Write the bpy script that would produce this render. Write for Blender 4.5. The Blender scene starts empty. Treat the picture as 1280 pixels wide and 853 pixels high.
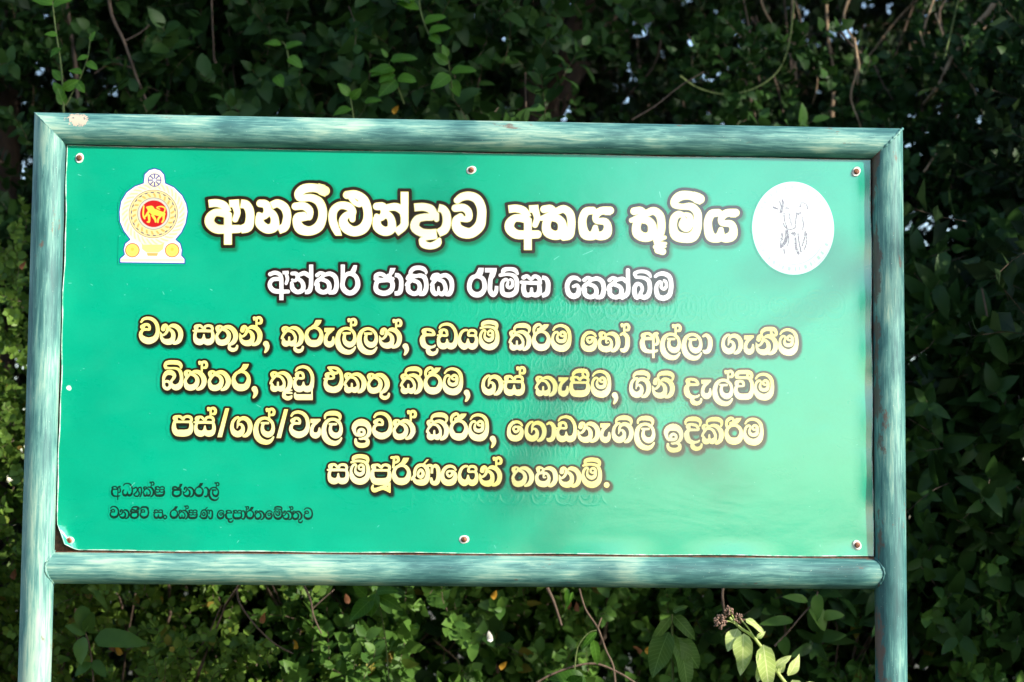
import bpy, bmesh, math, random
import numpy as np
from mathutils import Vector, Matrix
random.seed(11)
SC = bpy.context.scene
COL = SC.collection
# ---------------------------------------------------------------- camera, sky, sun, exposure
Z0 = 1.50                                # height of the lower rail's axis above the ground
cam = bpy.data.objects.new('camera', bpy.data.cameras.new('camera')); COL.objects.link(cam); SC.camera = cam
_y, _p, _r = 0.0525, 0.08962, 0.00836
_f = Vector((math.sin(_y)*math.cos(_p), math.cos(_y)*math.cos(_p), math.sin(_p)))
_rt = Vector((math.cos(_y), -math.sin(_y), 0)); _up = _rt.cross(_f)
_X = _rt*math.cos(_r)+_up*math.sin(_r); _Y = -_rt*math.sin(_r)+_up*math.cos(_r)
_M = Matrix((_X, _Y, -_f)).transposed().to_4x4(); _M.translation = Vector((-0.1549, -4.73237, Z0+0.09665))
cam.matrix_world = _M
cam.data.sensor_width = 36; cam.data.lens = 2600/1280*36; cam.data.clip_start = .05; cam.data.clip_end = 3000
cam.data.dof.use_dof = True; cam.data.dof.focus_distance = 4.78; cam.data.dof.aperture_fstop = 3.8

SUN = Vector((1.3, -1.0, .78)).normalized()
world = bpy.data.worlds.new('World'); SC.world = world; world.use_nodes = True
nt = world.node_tree; bg = nt.nodes['Background']
sky = nt.nodes.new('ShaderNodeTexSky'); sky.sky_type = 'NISHITA'; sky.sun_disc = False
sky.sun_elevation = math.asin(SUN.z); sky.sun_rotation = math.atan2(SUN.x, SUN.y)
sky.dust_density = .6; sky.air_density = 1.0
nt.links.new(sky.outputs[0], bg.inputs[0]); bg.inputs[1].default_value = .15
sl = bpy.data.lights.new('sun', 'SUN'); sl.energy = 3.5; sl.angle = math.radians(.5); sl.color = (1, .93, .82)
so = bpy.data.objects.new('sun', sl); COL.objects.link(so); so.rotation_euler = SUN.to_track_quat('Z', 'Y').to_euler(); so.location = (6, -4, 8)
SC.view_settings.view_transform = 'Standard'; SC.view_settings.look = 'None'; SC.view_settings.gamma = 1
SC.view_settings.exposure = 1.05
SC.cycles.max_bounces = 6; SC.cycles.transparent_max_bounces = 6; SC.cycles.use_denoising = True

# ---------------------------------------------------------------- small helpers
def mesh_obj(name, V, F, mat=None, parent=None, smooth=False, loc=None):
    me = bpy.data.meshes.new(name); me.from_pydata([tuple(v) for v in V], [], [tuple(f) for f in F]); me.update()
    if smooth: me.shade_smooth()
    if mat: me.materials.append(mat)
    o = bpy.data.objects.new(name, me); COL.objects.link(o)
    if parent: o.parent = parent
    if loc: o.location = loc
    return o
def quads_obj(name, V, Q, mat, parent=None, tint=None, uv=None, smooth=False):
    """fast path: V (n,3) array, Q (m,k) array of equal-sided faces"""
    me = bpy.data.meshes.new(name); V = np.asarray(V, np.float32); Q = np.asarray(Q, np.int32); k = Q.shape[1]
    me.vertices.add(len(V)); me.vertices.foreach_set('co', V.ravel())
    me.loops.add(Q.size); me.loops.foreach_set('vertex_index', Q.ravel())
    me.polygons.add(len(Q)); me.polygons.foreach_set('loop_start', np.arange(len(Q), dtype=np.int32)*k)
    if smooth: me.polygons.foreach_set('use_smooth', np.ones(len(Q), bool))
    if uv is not None:
        l = me.uv_layers.new(name='uv'); l.data.foreach_set('uv', np.asarray(uv, np.float32)[Q.ravel()].ravel())
    if tint is not None:
        a = me.attributes.new('tint', 'FLOAT', 'POINT'); a.data.foreach_set('value', np.asarray(tint, np.float32))
    me.update(calc_edges=True); me.validate()
    me.materials.append(mat)
    o = bpy.data.objects.new(name, me); COL.objects.link(o)
    if parent: o.parent = parent
    return o
def thing(name, label, cat, loc=(0, 0, 0), group=None):
    o = bpy.data.objects.new(name, None); COL.objects.link(o); o.location = loc; o.empty_display_size = .1
    o['label'] = label; o['category'] = cat
    if group: o['group'] = group
    return o
def tubes(paths, seg=6):
    """paths: list of [(x,y,z,r),...] -> one vertex/quad soup"""
    V = []; Q = []
    for p in paths:
        p = np.array(p, float); b = len(V)
        for i, q in enumerate(p):
            d = p[min(i+1, len(p)-1), :3]-p[max(i-1, 0), :3]; d /= np.linalg.norm(d)+1e-9
            a = np.cross(d, (0.31, .2, .93) if abs(d[2]) < .9 else (1, .1, 0)); a /= np.linalg.norm(a); c = np.cross(d, a)
            for k in range(seg):
                t = 2*math.pi*k/seg; V.append(q[:3]+q[3]*(a*math.cos(t)+c*math.sin(t)))
        for i in range(len(p)-1):
            for k in range(seg):
                k2 = (k+1) % seg; Q.append((b+i*seg+k, b+i*seg+k2, b+(i+1)*seg+k2, b+(i+1)*seg+k))
    return np.array(V), np.array(Q)
def tube_obj(name, paths, mat, parent=None, seg=6):
    V, Q = tubes(paths, seg); return quads_obj(name, V, Q, mat, parent, smooth=True)
def wander(a, b, r0, r1, n=8, amp=.06, rng=random):
    a = np.array(a, float); b = np.array(b, float); L = np.linalg.norm(b-a); out = []; o = np.zeros(3)
    for i in range(n+1):
        t = i/n
        if 0 < i < n: o = o*.6+np.array([rng.gauss(0, 1) for _ in range(3)])*amp*L*.5
        out.append((*(a+(b-a)*t+o*math.sin(math.pi*t)), r0+(r1-r0)*t))
    return out

class NT:
    def __init__(s, name):
        s.m = bpy.data.materials.new(name); s.m.use_nodes = True; s.t = s.m.node_tree; s.t.nodes.clear()
        s.out = s.n('ShaderNodeOutputMaterial')
    def n(s, ty, **kw):
        nd = s.t.nodes.new(ty)
        for k, v in kw.items():
            if k in ('ins',):
                for kk, vv in v.items(): nd.inputs[kk].default_value = vv
            else: setattr(nd, k, v)
        return nd
    def l(s, a, b): s.t.links.new(a, b)
    def noise(s, vec, scale, detail=4, rough=.6, dist=0.):
        nd = s.n('ShaderNodeTexNoise'); nd.inputs['Scale'].default_value = scale; nd.inputs['Detail'].default_value = detail
        nd.inputs['Roughness'].default_value = rough; nd.inputs['Distortion'].default_value = dist; s.l(vec, nd.inputs['Vector']); return nd.outputs['Fac']
    def ramp(s, fac, stops):
        nd = s.n('ShaderNodeValToRGB'); e = nd.color_ramp.elements
        while len(e) < len(stops): e.new(.5)
        for x, (p, c) in zip(e, stops): x.position = p; x.color = (*c, 1) if not isinstance(c, float) else (c, c, c, 1)
        s.l(fac, nd.inputs[0]); return nd.outputs[0]
    def mix(s, f, a, b, blend='MIX'):
        nd = s.n('ShaderNodeMix', data_type='RGBA', blend_type=blend)
        for sock, v in ((nd.inputs[0], f), (nd.inputs[6], a), (nd.inputs[7], b)):
            if hasattr(v, 'is_output'): s.l(v, sock)
            else: sock.default_value = v if isinstance(v, (int, float)) else (*v, 1)
        return nd.outputs[2]
    def math(s, op, a, b=0.):
        nd = s.n('ShaderNodeMath', operation=op)
        for sock, v in ((nd.inputs[0], a), (nd.inputs[1], b)):
            if hasattr(v, 'is_output'): s.l(v, sock)
            else: sock.default_value = v
        return nd.outputs[0]
    def scaled(s, vec, sc, loc=(0, 0, 0)):
        nd = s.n('ShaderNodeMapping'); nd.inputs['Scale'].default_value = sc; nd.inputs['Location'].default_value = loc; s.l(vec, nd.inputs['Vector']); return nd.outputs[0]
    def bump(s, h, strength=.3, dist=.01):
        nd = s.n('ShaderNodeBump'); nd.inputs['Strength'].default_value = strength; nd.inputs['Distance'].default_value = dist; s.l(h, nd.inputs['Height']); return nd.outputs[0]
    def pbsdf(s, color, rough, normal=None, **kw):
        p = s.n('ShaderNodeBsdfPrincipled')
        if hasattr(color, 'is_output'): s.l(color, p.inputs['Base Color'])
        else: p.inputs['Base Color'].default_value = (*color, 1)
        if hasattr(rough, 'is_output'): s.l(rough, p.inputs['Roughness'])
        else: p.inputs['Roughness'].default_value = rough
        if normal: s.l(normal, p.inputs['Normal'])
        for k, v in kw.items(): p.inputs[k].default_value = v
        return p
    def done(s, sh): s.l(sh, s.out.inputs['Surface']); return s.m

def leaf_material(name, dark, light, rough=.4, transl=.25, vein=.0, autumn=.0, spec=.22):
    m = NT(name); oi = m.n('ShaderNodeObjectInfo'); at = m.n('ShaderNodeAttribute', attribute_name='tint')
    t = m.math('FRACT', m.math('ADD', at.outputs['Fac'], oi.outputs['Random']))
    tc = m.n('ShaderNodeTexCoord')
    mot = m.noise(tc.outputs['Object'], 45, 3)
    c = m.ramp(t, [(0, dark), (.55, [a*.45+b*.55 for a, b in zip(dark, light)]), (.975, light), (.99, light if not autumn else (.30, .22, .03)), (1., light if not autumn else (.22, .09, .03))])
    c = m.mix(m.math('MULTIPLY', mot, .35), c, [x*1.5+.01 for x in light])
    if vein:      # midrib and side veins run in the blade's own coordinates
        sp = m.n('ShaderNodeSeparateXYZ'); m.l(tc.outputs['Object'], sp.inputs[0]); ax = m.math('ABSOLUTE', sp.outputs[0])
        rib = m.ramp(m.math('MULTIPLY', ax, 600.), [(.35, 1.), (.9, 0.)])
        sv = m.math('SINE', m.math('MULTIPLY', m.math('SUBTRACT', sp.outputs[1], m.math('MULTIPLY', ax, .8)), 620.))
        vv = m.math('MAXIMUM', rib, m.math('MULTIPLY', m.ramp(sv, [(.72, 0.), (.95, 1.)]), .45))
        c = m.mix(m.math('MULTIPLY', vv, vein), c, [min(1, x*1.9+.03) for x in light])
    p = m.pbsdf(c, rough, m.bump(mot, .25, .002)); p.inputs['Specular IOR Level'].default_value = spec
    tr = m.n('ShaderNodeBsdfTranslucent'); m.l(m.mix(.5, c, [min(1, x*1.6) for x in light]), tr.inputs[0])
    mx = m.n('ShaderNodeMixShader'); mx.inputs[0].default_value = transl; m.l(p.outputs[0], mx.inputs[1]); m.l(tr.outputs[0], mx.inputs[2])
    return m.done(mx.outputs[0])
def bark_material(name, c0, c1, scale=30):
    m = NT(name); g = m.n('ShaderNodeNewGeometry'); n = m.noise(m.scaled(g.outputs['Position'], (1, 1, .25)), scale, 6, .65)
    return m.done(m.pbsdf(m.ramp(n, [(.3, c0), (.7, c1)]), .85, m.bump(n, .6, .01)).outputs[0])

# ---------------------------------------------------------------- sign print
# Letter shapes measured off the sign: strokes are "x y r; x y r; ..." in the
# pixel units of the window they were measured in.  A trailing B = square ends,
# a leading P = straight-sided polygon.
CAMM = dict(f=2600.0, pos=(-0.1549, -4.73237, 0.09665), yaw=0.0525, pitch=0.08962, roll=0.00836)
def _cam_axes():
    y, p, r = CAMM['yaw'], CAMM['pitch'], CAMM['roll']
    f = np.array([math.sin(y)*math.cos(p), math.cos(y)*math.cos(p), math.sin(p)])
    rt = np.array([math.cos(y), -math.sin(y), 0.0]); up = np.cross(rt, f)
    return np.array([rt*math.cos(r)+up*math.sin(r), -rt*math.sin(r)+up*math.cos(r), f])
_AX = _cam_axes()
def survey(px, py, plane_y=0.0):
    """point on the plane y=plane_y (relative to the lower rail axis) seen at a measured position"""
    d = ((px-640.0)/CAMM['f'])*_AX[0] - ((py-426.5)/CAMM['f'])*_AX[1] + _AX[2]
    t = (plane_y-CAMM['pos'][1])/d[1]
    return np.array(CAMM['pos']) + d*t

WIN = dict(a=(170,390,16.), b=(235,392,16.), c=(290,390,16.), d=(345,395,16.), e=(415,395,16.), f=(520,395,15.51),
  g=(565,395,16.), h=(630,398,14.22), i=(720,398,16.), j=(795,400,12.8), k=(900,402,12.8), l=(198,445,16.),
  m=(330,450,15.51), n=(400,450,14.22), o=(598,452,17.06), p=(665,455,11.64), q=(783,458,17.06), r=(850,458,12.8),
  s=(210,505,14.22), t=(290,505,14.22), u=(360,505,11.64), v=(630,510,14.22), w=(830,512,14.22), x=(455,565,12.8),
  S=(130,595,8.53), A=(325,325,8.), C=(455,325,8.), D=(575,325,8.), E=(695,325,8.),
  T=(240,210,5.333), U=(450,210,5.333), V=(620,220,5.333), W=(740,220,5.333))
GL = {
'va': 'a 62 658|107 212 20;150 158 27;240 135 30;340 165 34;410 245 36;436 350 37;428 450 42;375 545 55;260 590 66;160 560 60;105 500 42;96 450 34;112 400 30;150 368 26|130 310 46;185 262 26;240 268 28;272 305 26;272 362 21;230 362 23;150 360 28',
'na': 'a 480 658|546 345 44;560 290 40;600 265 24;634 310 24;625 385 28;585 445 24;535 468 20;505 440 16;490 408 8|497 430 12;508 510 26;550 575 42;620 602 56;700 590 60;745 520 44;745 440 40;715 385 32;660 350 28|672 300 18;720 278 34;785 287 44;850 330 46;893 410 48;893 500 47;860 580 44;805 620 36;757 635 24',
'sa': 'b 98 640|166 300 42;166 275 44;210 247 26;255 252 26;300 295 24|335 300 24;350 262 24;410 249 26;470 264 28;490 310 26;482 352 26|108 352 17;170 355 26;300 352 28;480 358 26|485 365 26;500 430 33;497 500 38;460 560 55;400 577 62;345 560 50;325 500 26;320 430 15|320 430 15;312 500 26;290 560 50;235 577 62;175 555 55;142 490 36;142 420 30;160 380 24',
'ta': 'b 545 640|600 340 36;590 285 40;630 250 22;680 268 22;665 325 22|690 300 26;640 345 26;600 395 28;575 440 26;556 475 14|575 440 24;590 520 40;630 572 56;700 582 59;775 550 55;818 470 42;812 400 38;770 345 32;710 318 28|715 280 22;765 265 32;840 275 42;905 325 46;950 410 50;948 500 47;905 575 42;850 610 30;818 620 20',
'u1': 'b 1005 640|850 610 26;826 650 26;835 700 34;895 728 38;955 710 32;982 665 24;984 642 20',
'hal': 'c 490 688|445 125 28;444 160 20|450 128 28;490 140 24;490 200 20;490 305 19|492 165 18;510 125 26;560 124 28;588 170 28;575 225 28;530 235 22;500 228 20',
'com': 'c 622 688|680 635 56;705 690 46;695 750 34;668 795 22;652 812 8',
'ka': 'd 98 620|165 320 32;150 265 38;185 232 24;238 245 22;228 300 22|245 275 24;200 320 26;155 375 24;125 430 22;112 455 14|130 440 18;150 480 28;165 545 50;205 560 58;262 548 42;325 558 56;365 530 46;388 480 28;386 420 28;350 350 28;300 310 26;235 300 24|265 432 18;265 500 22;262 550 34|270 254 18;320 242 28;390 247 38;455 290 44;505 370 48;510 450 48;490 530 44;440 580 36;398 604 20',
'ring': 'd 575 640|760 248 26;830 262 30;882 310 34;910 380 36;898 470 50;850 545 62;760 568 70;672 545 62;622 470 50;610 390 36;635 318 32;690 265 28;760 248 26',
'tail': 'd 575 640|P 800 98;915 98;892 160;858 202;815 232;740 262;690 262;700 225;760 180|715 258 30;770 220 34',
'ae': 'd 958 632|P 968 242;1168 242;1166 278;1110 330;1050 342;1010 325;968 325|1085 310 34;1040 350 34;1005 410 34;992 480 36;1010 545 48;1068 572 60;1125 545 46;1146 480 28;1146 430 18',
'la': 'e 500 650|893 638 17;865 685 26;810 730 40;740 740 48;650 710 55;580 640 58;548 550 54;545 450 46;575 350 40;635 285 32;720 262 28;800 285 30;862 345 30;885 420 30;880 500 38;845 565 50;780 588 58;715 560 50;678 500 38;674 430 30;690 385 24|P 640 340;808 340;803 382;720 386;665 387;640 378',
'da': 'f 75 652|160 330 42;155 300 44;200 268 24;245 273 28;310 290 28;345 335 28;350 372 24;280 375 25;200 375 28;150 390 32|150 390 32;128 440 48;128 500 54;155 570 54;215 610 42;290 615 26;350 600 22;370 578 16|240 630 35;235 680 44;265 725 46;325 742 38;385 720 32;412 675 22;412 655 20',
'dda': 'f 400 652|455 236 16;495 185 22;590 160 27;680 185 30;740 255 30;772 340 32;775 430 34;762 510 42;735 565 54;680 590 62;632 575 50;610 520 26;603 460 15|603 460 15;597 520 26;575 575 50;520 590 60;465 565 50;438 500 34;440 430 30;470 395 26|480 335 36;478 300 36;535 270 24;585 290 26;600 335 24;598 380 22;530 382 22;418 378 16',
'dha': 'f 400 652|455 236 20;495 185 24;590 160 27;680 185 30;740 255 30;772 340 32;775 430 34;762 510 42;735 565 54;680 590 62;632 575 50;610 520 26;603 460 15|603 460 15;597 520 26;575 575 50;520 590 60;465 565 50;438 500 34;440 430 30;470 395 26',
'ya': 'g 122 682|298 288 22;250 290 24;195 330 28;160 400 30;148 470 32;168 560 50;240 618 62;295 590 46;312 530 26;318 475 18;328 540 28;350 595 50;405 618 62;460 590 52;488 520 38;490 460 32;470 405 26|470 400 24;400 396 22;330 394 22;330 345 24;355 300 26;405 292 26;455 305 28;478 345 26;468 395 24',
'mh': 'g 542 688|605 190 26;625 150 36;700 130 40;780 130 40;860 150 42;895 190 32;890 240 28|572 248 20;640 225 26;740 222 25;830 242 28;880 290 32;905 370 36;905 460 42;880 550 52;820 605 62;740 628 62;650 600 58;590 530 48;567 430 27;578 360 26;610 305 24;648 290 24;675 318 16|660 340 16;650 400 22;670 455 32;740 488 38;800 455 34;818 390 26;812 330 26;770 298 26;722 325 20;722 370 20;760 392 20;790 375 18',
'ma': 'h 842 592|872 212 14;915 158 20;1000 132 24;1090 157 28;1145 220 32;1165 310 30;1160 400 36;1130 480 50;1075 528 60;1010 540 58;930 515 56;875 450 42;862 370 24;875 300 22;905 257 22;945 250 20;968 275 14|955 300 16;944 350 22;965 395 30;1015 412 32;1070 395 32;1090 340 26;1085 275 26;1045 245 24;1005 265 20;1002 300 20;1035 322 17;1060 315 16',
'i': 'h 480 575|172 215 16;178 170 22;220 137 32;290 126 40;370 130 40;425 160 34;440 210 22;425 250 16',
'ri': 'h 500 592|540 275 22;528 225 22;545 165 28;590 127 28;635 122 22;658 160 20;640 198 20;600 205 18|600 240 20;640 205 28;690 170 34|P 705 118;800 118;772 170;730 212;670 238;640 190',
'e': 'i 97 675|393 360 18;360 312 24;290 285 28;210 305 32;152 370 34;130 450 34;140 540 46;190 597 58;260 614 60;335 590 60;378 520 44;385 450 34;355 395 24;300 383 22|268 383 23;228 400 22;222 440 22;262 485 26;312 462 24;325 415 22;300 388 20',
'ha': 'i 437 675|495 350 36;490 305 38;540 287 24;588 315 22;590 360 28;560 390 28;510 395 28|500 400 28;470 450 32;470 520 38;510 590 54;590 615 60;660 600 56;705 530 34;705 470 28;680 420 24;640 400 28;610 400 26|605 420 24;600 485 12;640 482 14|625 320 18;680 302 32;750 310 42;810 360 46;835 440 48;835 530 46;800 600 44;750 640 36;712 650 22',
'aa': 'i 870 685|890 330 20;935 305 28;985 325 38;1025 390 44;1030 480 46;1020 560 46;985 625 46;930 642 40;895 620 20',
'a': 'j 62 532|118 275 34;112 250 34;160 222 20;210 225 22;250 260 24;275 300 22|110 305 26;180 302 24;260 302 24|115 305 30;100 350 38;102 400 42;118 455 42;155 495 34;210 508 28;280 506 24;325 498 20;340 488 12|276 290 19;276 614 19B|275 290 20;285 240 22;325 215 18;348 222 14|318 235 20;338 290 24;350 340 26;335 385 24;300 400 16',
'ga': 'o 68 738|208 540 10;222 480 20;235 400 28;285 345 36;365 337 44;440 385 48;480 470 50;480 560 48;450 645 46;400 695 40;345 715 22|232 315 22;185 330 28;125 395 32;102 480 35;105 560 42;150 640 60;220 672 64;290 645 62;328 575 42;325 510 34;290 465 26;240 465 22',
'ii': 'k 920 535|640 205 16;650 160 26;700 125 32;770 118 34;840 125 32;875 170 24;870 215 22;830 215 18;798 190 20;795 150 18',
'bi': 'l 80 690|150 235 30;135 200 30;165 150 38;230 135 42;310 135 42;400 145 42;450 190 34;455 240 22|150 245 28;230 250 20;330 252 22;400 275 28;445 330 34;465 420 34;462 500 36;440 580 50;395 622 60;340 635 56;285 605 42;262 560 28;262 505 24;300 460 28;322 405 34;290 355 44;230 335 50;165 350 44;120 410 34;105 480 26;105 560 26|105 540 26;112 610 30;150 655 32;200 655 34;240 605 30;225 540 26;180 512 26;140 520 22',
'uu': 'm 560 632|400 610 30;470 602 26;545 600 13|375 652 16;440 642 24;548 656 14|395 675 34;398 720 38;460 755 40;515 742 34;542 712 16',
'ul': 'm 560 640|P 915 570;945 545;945 790;640 790;605 775;582 735;580 670;598 642;620 645;630 678;915 678',
'eh': 'n 62 592|150 145 20;240 147 24;310 165 28;365 230 30;385 320 30;378 410 36;345 490 48;290 528 56;225 538 54;150 515 54;105 455 38;98 400 32;115 355 26|165 155 22;205 210 26;240 240 28;300 240 22;320 215 20|130 300 36;125 270 38;180 247 22;232 275 22;246 325 18;190 340 18;75 342 14',
'pa': 's 75 590|140 290 36;125 258 38;170 234 22;220 237 24;262 275 24|275 280 22;300 244 22;350 233 24;405 252 26;418 295 24;405 325 22|120 327 24;265 330 20;400 330 22|118 332 26;108 390 34;112 460 42;152 520 54;220 530 60;300 530 60;370 512 54;408 460 42;416 395 34;405 337 26',
'sl': 's 880 590|P 1020 78;1088 78;960 590;880 590',
'ih': 'u 942 505|1020 450 14;985 430 20;965 380 26;962 330 34;1000 278 42;1070 260 50;1140 282 44;1180 340 34;1185 400 28;1165 450 26;1120 485 20;1060 500 16;1040 495 12|985 510 18;990 555 24;1030 590 34;1090 596 34;1145 580 32;1162 540 26;1150 508 22;1110 492 18|1068 362 22;1032 382 20;1030 425 22;1000 440 22;1068 442 24;1105 425 22;1106 382 20;1068 362 22',
'vii': 'r 868 538|915 175 26;902 140 30;940 100 32;1020 95 32;1100 98 32;1140 130 28;1142 175 26|905 175 26;980 185 21;1060 185 22;1110 195 26|1078 110 18;1078 178 16|1110 195 26;1145 260 28;1152 340 28;1142 420 36;1100 480 48;1020 490 50;940 480 48;895 420 36;890 360 28;905 325 24|905 290 32;910 258 32;955 240 20;1000 252 22;1015 290 20;1012 318 15;950 320 17;900 322 22',
'rh': 'x 450 548|440 105 20;478 110 20;476 180 18;468 260 18|500 95 18;540 105 24;548 150 22;520 180 18;490 185 16',
'uup': 'x 105 543|P 385 545;425 495;425 668;408 668;385 650|142 548 13;134 590 22;165 628 34;240 606 30;300 588 32;350 598 34;400 632 26|300 570 14;345 550 18;400 530 22',
'nna': 'x 752 548|P 1005 130;1038 130;985 190;960 225;925 220|935 217 22;880 227 26;832 268 24;812 330 24;810 385 22;780 425 22;760 452 14|790 432 22;830 485 34;900 500 48;970 488 48;1010 430 40;1022 350 34;1010 285 34;975 240 30;935 222 22|905 300 24;872 335 20;865 385 20;910 412 28;945 370 26;935 320 24;905 300 24|1010 237 22;1050 225 22;1088 240 22;1086 300 20;1085 355 19B|1100 255 18;1140 230 26;1180 265 32;1192 340 32;1190 420 34;1170 490 38;1125 512 36;1085 490 28;1075 440 22',
'yan': 'S 310 228|318 135 9;345 123 9;358 150 9;340 180 9;322 196 9;332 214 10;362 216 10;378 190 9;365 150 9;372 128 9;395 124 9;402 160 9;396 205 9;385 222 8',
'dot': 'S 625 462|633 436 8;651 416 8;670 436 8;651 456 8;633 436 8',
'shab': 's 75 590|130 400 22;200 420 22;265 400 22;330 420 22;390 400 20|265 350 20;265 400 20',
'ja': 'C 92 362|120 190 24;122 160 26;155 142 24;195 152 24;215 172 20;245 160 24|P 262 82;318 82;300 130;275 160;285 190;240 175;250 130|115 192 22;200 200 20;285 192 24|200 208 22;140 215 26;118 260 26;130 312 30;190 336 30;250 323 30;282 285 28;283 230 26;250 208 22;200 208 22',
}
def _run(y0, sl, x0, items): return [(k, x, y0+sl*(x-x0)) for k, x in items]
BODY = (_run(431.1, .0174, 200, [('va',173.9),('na',200),('sa',241.1),('ta+u1',269.1),('na+hal',299.1),('com',328.9),
  ('ka+u1',351.1),('ra',380.9),('ae',404.9),('la+hal',419.4),('la',446.25),('na+hal',473.75),('com',503.2),
  ('da',524.8),('dda',545.8),('ya',572.6),('mh',598.9),('ka+i',635.8),('ring+ri',665.2),('ma',689.2),
  ('e',726.1),('ha',747.3),('aa+hal',774.4),('a',799.8),('la+hal',825.3),('la',852.2),('aa',877.7),
  ('ga',902),('ae',929.7),('na+ii',944.5),('ma',973.3)])
 + _run(488.6, .0168, 240, [('bi',203),('ta+hal',229.6),('ta',259.9),('ra',289.8),('com',314.5),('ka+uu',337),('dda+ul',366.1),
  ('eh',404.4),('ka',429.4),('ta+u1',458.7),('ka+i',500),('ring+ri',529.7),('ma',553.6),('com',579.7),
  ('ga',602),('sa+hal',629.1),('ka',668.6),('ae',697.6),('pa+ii',711.8),('ma',738.9),('com',764.7),
  ('ga+i',786.8),('na+i',815.1),('da',854.8),('ae',876.2),('la+hal',890.9),('vii',917.8),('ma',942.8)])
 + _run(546.4, .0151, 250, [('pa',215.3),('sa+hal',242.3),('sl',271.9),('ga',288),('la+hal',317.1),('sl',345.6),('va',361.7),
  ('ae',387.5),('la+i',402.1),('ih',440.9),('va',465.3),('ta+hal',490.8),('ka+i',532.5),('ring+ri',561.9),('ma',585.9),('com',612.2),
  ('e',633.9),('ga',656),('aa',682.4),('dda',694.7),('na',721.8),('ae',749.9),('ga+i',764.9),('la+i',793.1),
  ('ih',831),('da+i',855.2),('ka+i',876.4),('ring+ri',906),('ma',929.5)])
 + _run(606.0, .0138, 430, [('sa',409.1),('mh',437.2),('pa+uup',463.2),('ra+rh',490.2),('nna',513.75),('e',550.8),('ya',572.7),
  ('na+hal',599),('ta',639.4),('ha',669),('na',698.4),('mh',727.2)]))
SMALL_A = _run(621.7, .008, 150, [('a',138.2),('dha',152.3),('yan',166.3),('ka+hal',178.2),('pa+shab',192.7),('ja',214.4),('na',228.5),
  ('ra',242.5),('aa',254.9),('la+hal',260.1)])
SMALL_B = _run(649.2, .0075, 150, [('va',137),('na',148.8),('ja+i',162.2),('va+i',174.5),('sa',191.5),('dot',203.3),('ra',212),('ka+hal',222.6),
  ('pa+shab',234.9),('nna',249),('e',270.9),('da',280.8),('pa',290.6),('aa',301.6),('ra+rh',307),('ta',318),('e',331.1),('mh',341.5),
  ('na+hal',353),('ta+u1',365),('va',379.3)])
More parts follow.
